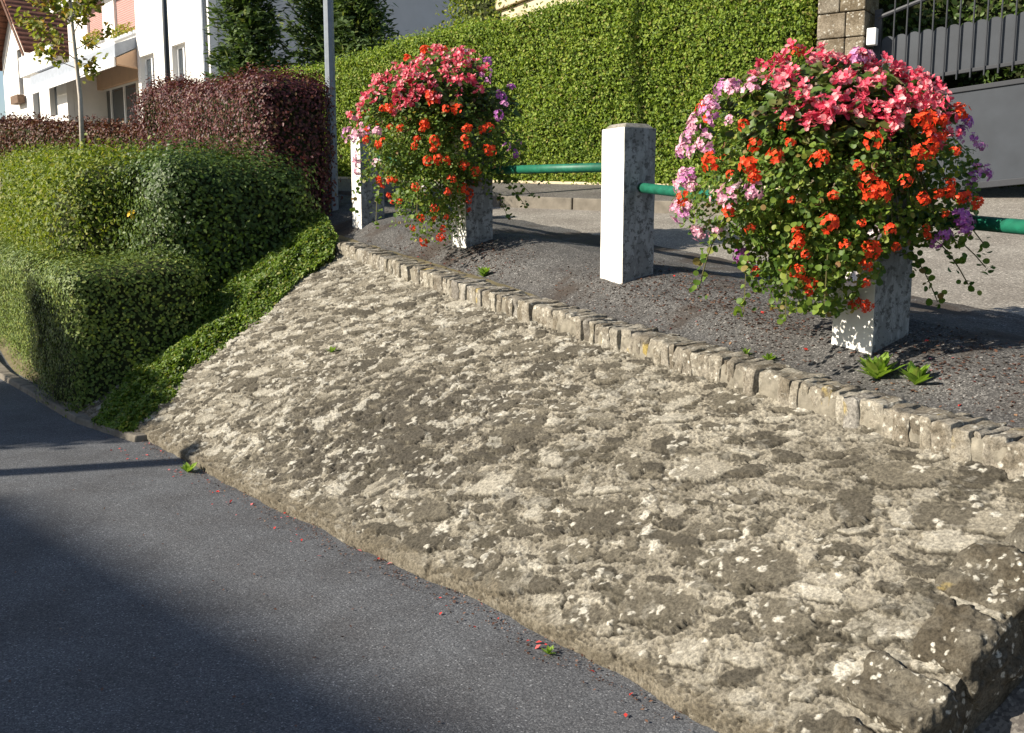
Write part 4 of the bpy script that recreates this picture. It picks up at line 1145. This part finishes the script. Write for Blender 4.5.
hp("roof", slab(-2.95, 8.42, .3, 11.42, .14, -.55, 9.3), M['tiles']); hp("roof", slab(3.55, 8.42, .302, 11.42, .14, -.55, 9.3), M['tiles'])
m_ = slab(-2.97, 8.15, .3, 11.20, .22, -.60, -.56); hp("verge_board", m_, M['wood_dark']); m_ = slab(3.57, 8.15, .302, 11.2, .22, -.60, -.56); hp("verge_board", m_, M['wood_dark'])
m_ = MB(); m_.box((-.33, .16, 7.0), (.33, .2, 8.94), H2); w_ = hp("window", m_, M['glass'])
g_ = MB(); g_.box((-.04, .10, 7.0), (.04, .155, 8.94), H2); sub(w_, "frame", g_, M['wood_dark'])
m_ = MB(); m_.box((-.6, -.35, 6.6), (.6, -.05, 6.95), H2); hp("window_box", m_, M['planter'])
m_ = MB(); wall_holes(m_, H2, -7.9, -2.45, 4.8, 7.3, [(-4.2, -3.2, 5.6, 6.9), (-6.6, -5.6, 5.6, 6.9)], -.4); m_.box((-7.9, -.14, 4.8), (-2.45, 4, 7.3), H2); hp("annex_wall", m_, M['render_white'])
m_ = MB(); m_.box((-7.9, -.9, 7.31), (-3.4, -.2, 7.45), H2); m_.box((-7.9, -.9, 7.45), (-3.4, -.8, 8.1), H2); hp("balcony", m_, M['frame_white'])
for q in (-3.7, -6.1):
    m_ = MB(); m_.box((q - .49, -.2, 5.6), (q + .49, -.16, 6.9), H2); hp("window", m_, M['glass'])

# ------------------------------------------------------------------ street things out to the left that shade the lower road
s2 = np.array([SX, SY]); tanel = math.tan(R(SUN_EL))
def back(p, hgt): return np.array(p) - s2 * hgt / tanel
e0 = back((-2.90, 5.66), 14.0); e1 = back((-.30, 3.08), 14.0); ed = (e1 - e0) / np.hypot(*(e1 - e0)); en = np.array([ed[1], -ed[0]])
if en @ s2 > 0: en = -en
def BF(x, y, z): p = e0 + ed * x + en * y; return (float(p[0]), float(p[1]), float(z))
root = empty("street_house", BF(6, 4, 0), "flat-roofed rendered house on the far side of the lower road", "house")
m_ = MB(); m_.box((0, .2, -.1), (15, 9, 13.75), BF); hp("wall", m_, M['render_street'])
m_ = MB(); m_.box((-.0, 0, 13.76), (15.2, 9.2, 14.0), BF); hp("roof", m_, M['render_grey'])
for i in range(4):
    for z0 in (.9, 3.7, 6.5, 9.2):
        m_ = MB(); m_.box((1.5 + 3.5 * i, .13, z0), (2.7 + 3.5 * i, .197, z0 + 1.4), BF); hp("window", m_, M['glass'])
sp_ = back((-2.62, 6.33), 3.6)
root = empty("sign_post", (sp_[0], sp_[1], 0), "round grey post standing across the lower road", "post")
m_ = MB(); m_.tube([(0, 0, -.1), (0, 0, 4.0)], .10, 12); m_.build("post", M['lamp_paint'], root, True)
q = np.array([-4.1, 8.3]) - s2 * 5.6
hh_ = .85 + 5.6 * tanel
hedge("clipped_evergreen", "broad clipped evergreen across the lower road", "shrub", (np.array([q[0], q[1], hh_ / 2]), np.array([[-SY, SX, 0], [-SX, -SY, 0], [0, 0, 1]])), (1.55, .7, hh_ / 2), 9000, M['box'], .10, 3.6, .12, 1.1, 5, .15)

# ------------------------------------------------------------------ weeds and litter
def weed(U, V, z, s, nl, label, seed, group="weeds in the paving joints"):
    r_ = random.Random(seed); vs = []; fs = []
    for k in range(nl):
        t = k * 2.4 + r_.uniform(-.3, .3); up_ = r_.uniform(.5, 1.35); L = s * r_.uniform(.7, 1.15); wd = L * .14
        d = Vector((math.cos(t), math.sin(t), 0)); sd = Vector((-math.sin(t), math.cos(t), 0)); prev = None
        for j in range(6):
            f_ = j / 5; p_ = d * (L * f_ * math.cos(up_)) + Vector((0, 0, L * math.sin(up_) * (f_ - .3 * f_ * f_)))
            ww = wd * math.sin(math.pi * min(.97, .12 + f_ * .86)) * (1 + .25 * (j % 2))
            vs += [p_ - sd * ww, p_ + Vector((0, 0, -.2 * ww)), p_ + sd * ww]
            b0 = len(vs) - 6
            if j: fs += [[b0, b0 + 3, b0 + 4, b0 + 1], [b0 + 1, b0 + 4, b0 + 5, b0 + 2]]
    me = bpy.data.meshes.new("weed"); me.from_pydata([tuple(v_) for v_ in vs], [], fs); me.materials.append(M['weed']); me.update()
    o = bpy.data.objects.new("weed", me); COL.objects.link(o); o.location = tuple(W(U, V, z)); tag(o, label, "weed", group)
def zp(U, V): return float(z_pave(np.array([[U]]), np.array([[V]]))[0, 0])
weed(2.07, -.17, zp(2.07, -.17), .155, 26, "larger bright green weed at the foot of the right post, behind the coping", 1)
weed(2.24, -.14, zp(2.24, -.14), .125, 20, "smaller bright green weed just right of the larger one by the coping", 2)
weed(-1.36, -.22, zp(-1.36, -.22), .11, 14, "small yellow-green weed on the asphalt mound below the left bush", 3)
weed(1.52, -.26, zp(1.52, -.26), .06, 12, "flat weed in the coping joint left of the right post", 4)
weed(1.38, -.27, zp(1.38, -.27), .05, 10, "tiny weed in the coping joint below the right bush, farther from its post", 5)
def zface(U, V):
    vf_ = float(vfoot(U)); t = (V - vf_) / (-.485 - vf_); return .075 + (float(zcop(U)) - .19) * t + .05 * math.sin(math.pi * min(1, max(0, t)))
weed(-1.45, -2.30, .0, .10, 14, "small weed at the left foot of the stone slope on the lower asphalt", 6)
weed(-1.62, -1.27, zface(-1.62, -1.27), .07, 10, "small weed growing from a joint high on the left of the stone slope", 7)
weed(1.95, -1.72, 0.0, .05, 9, "tiny weed at the foot of the stone slope near the picture centre bottom", 8)

# dead flowers and petals lying about
def litter(name, n, Uc, Vc, su, sv, zfun, mt, size, seed, label, flat=.25):
    r2 = np.random.default_rng(seed)
    k = r2.integers(0, len(Uc), n)
    U = np.array(Uc)[k] + r2.normal(0, 1, n) * np.array(su)[k]; V = np.array(Vc)[k] + r2.normal(0, 1, n) * np.array(sv)[k]
    ok = (V > -.30) & (V < 1.1) & (U > -4.5) & (U < 3.4) if zfun is z_pave else np.ones(n, bool)
    U, V = U[ok], V[ok]; z = zfun(U, V) + .004
    Vl, F = scatter(KITE, KITE_F, W(U, V, z), np.array([0, 0, 1.0]) + np.zeros((len(U), 3)), r2.uniform(size[0], size[1], len(U)), flat)
    o = build_np(name, Vl, [F], mt); tag(o, label, None, None, "stuff"); return o
M['dead'] = petal("withered_petal", [(0, (.05, .028, .02)), (.5, (.10, .05, .035)), (.85, (.16, .08, .05)), (1, (.28, .17, .10))], .1)
M['fallen'] = petal("fallen_petal", [(0, (.45, .03, .02)), (.6, (.65, .06, .05)), (1, (.75, .25, .25))], .2)
litter("withered_flowers", 5000, [2.15, 2.5, 1.3, .7, .0, .25, -1.9, -1.6, -2.6, .95], [.12, .0, -.05, .05, -.05, .25, .0, -.1, -.15, .2], [.28, .4, .22, .3, .35, .3, .35, .3, .45, .35], [.16, .15, .10, .12, .13, .15, .14, .1, .14, .2], z_pave, M['dead'], (.008, .024), 5, "brown withered flower litter on the asphalt under the bushes")
litter("fallen_petals", 60, [2.2, 1.2, -1.9, -2.3, .3], [.0, -.1, -.1, -.2, .1], [.4, .5, .5, .5, .6], [.15, .12, .12, .1, .2], z_pave, M['fallen'], (.012, .03), 6, "red fallen petals on the asphalt mound")
def z_lo(U, V): return 0 * U + .004
litter("fallen_petals", 70, [-1.4, -.9, 0, 1.0, 1.9, -2.3], [-2.35, -2.28, -2.08, -1.85, -1.70, -2.5], [.35, .4, .4, .4, .4, .3], [.07, .05, .04, .04, .03, .1], z_lo, M['fallen'], (.012, .03), 7, "red fallen petals along the foot of the stone slope")
litter("road_litter", 1500, [-1, 1, 2.5] + [-2.2, -1.4, -.6, .1, .8, 1.5, 2.2] * 2, [-3, -2.6, -2.4] + [float(vfoot(q_)) - .05 for q_ in [-2.2, -1.4, -.6, .1, .8, 1.5, 2.2]] * 2, [2, 1.5, 1] + [.35] * 14, [.7, .5, .5] + [.035] * 14, z_lo, M['dead'], (.006, .018), 8, "scattered crumbs and dry leaf bits on the lower asphalt", .3)
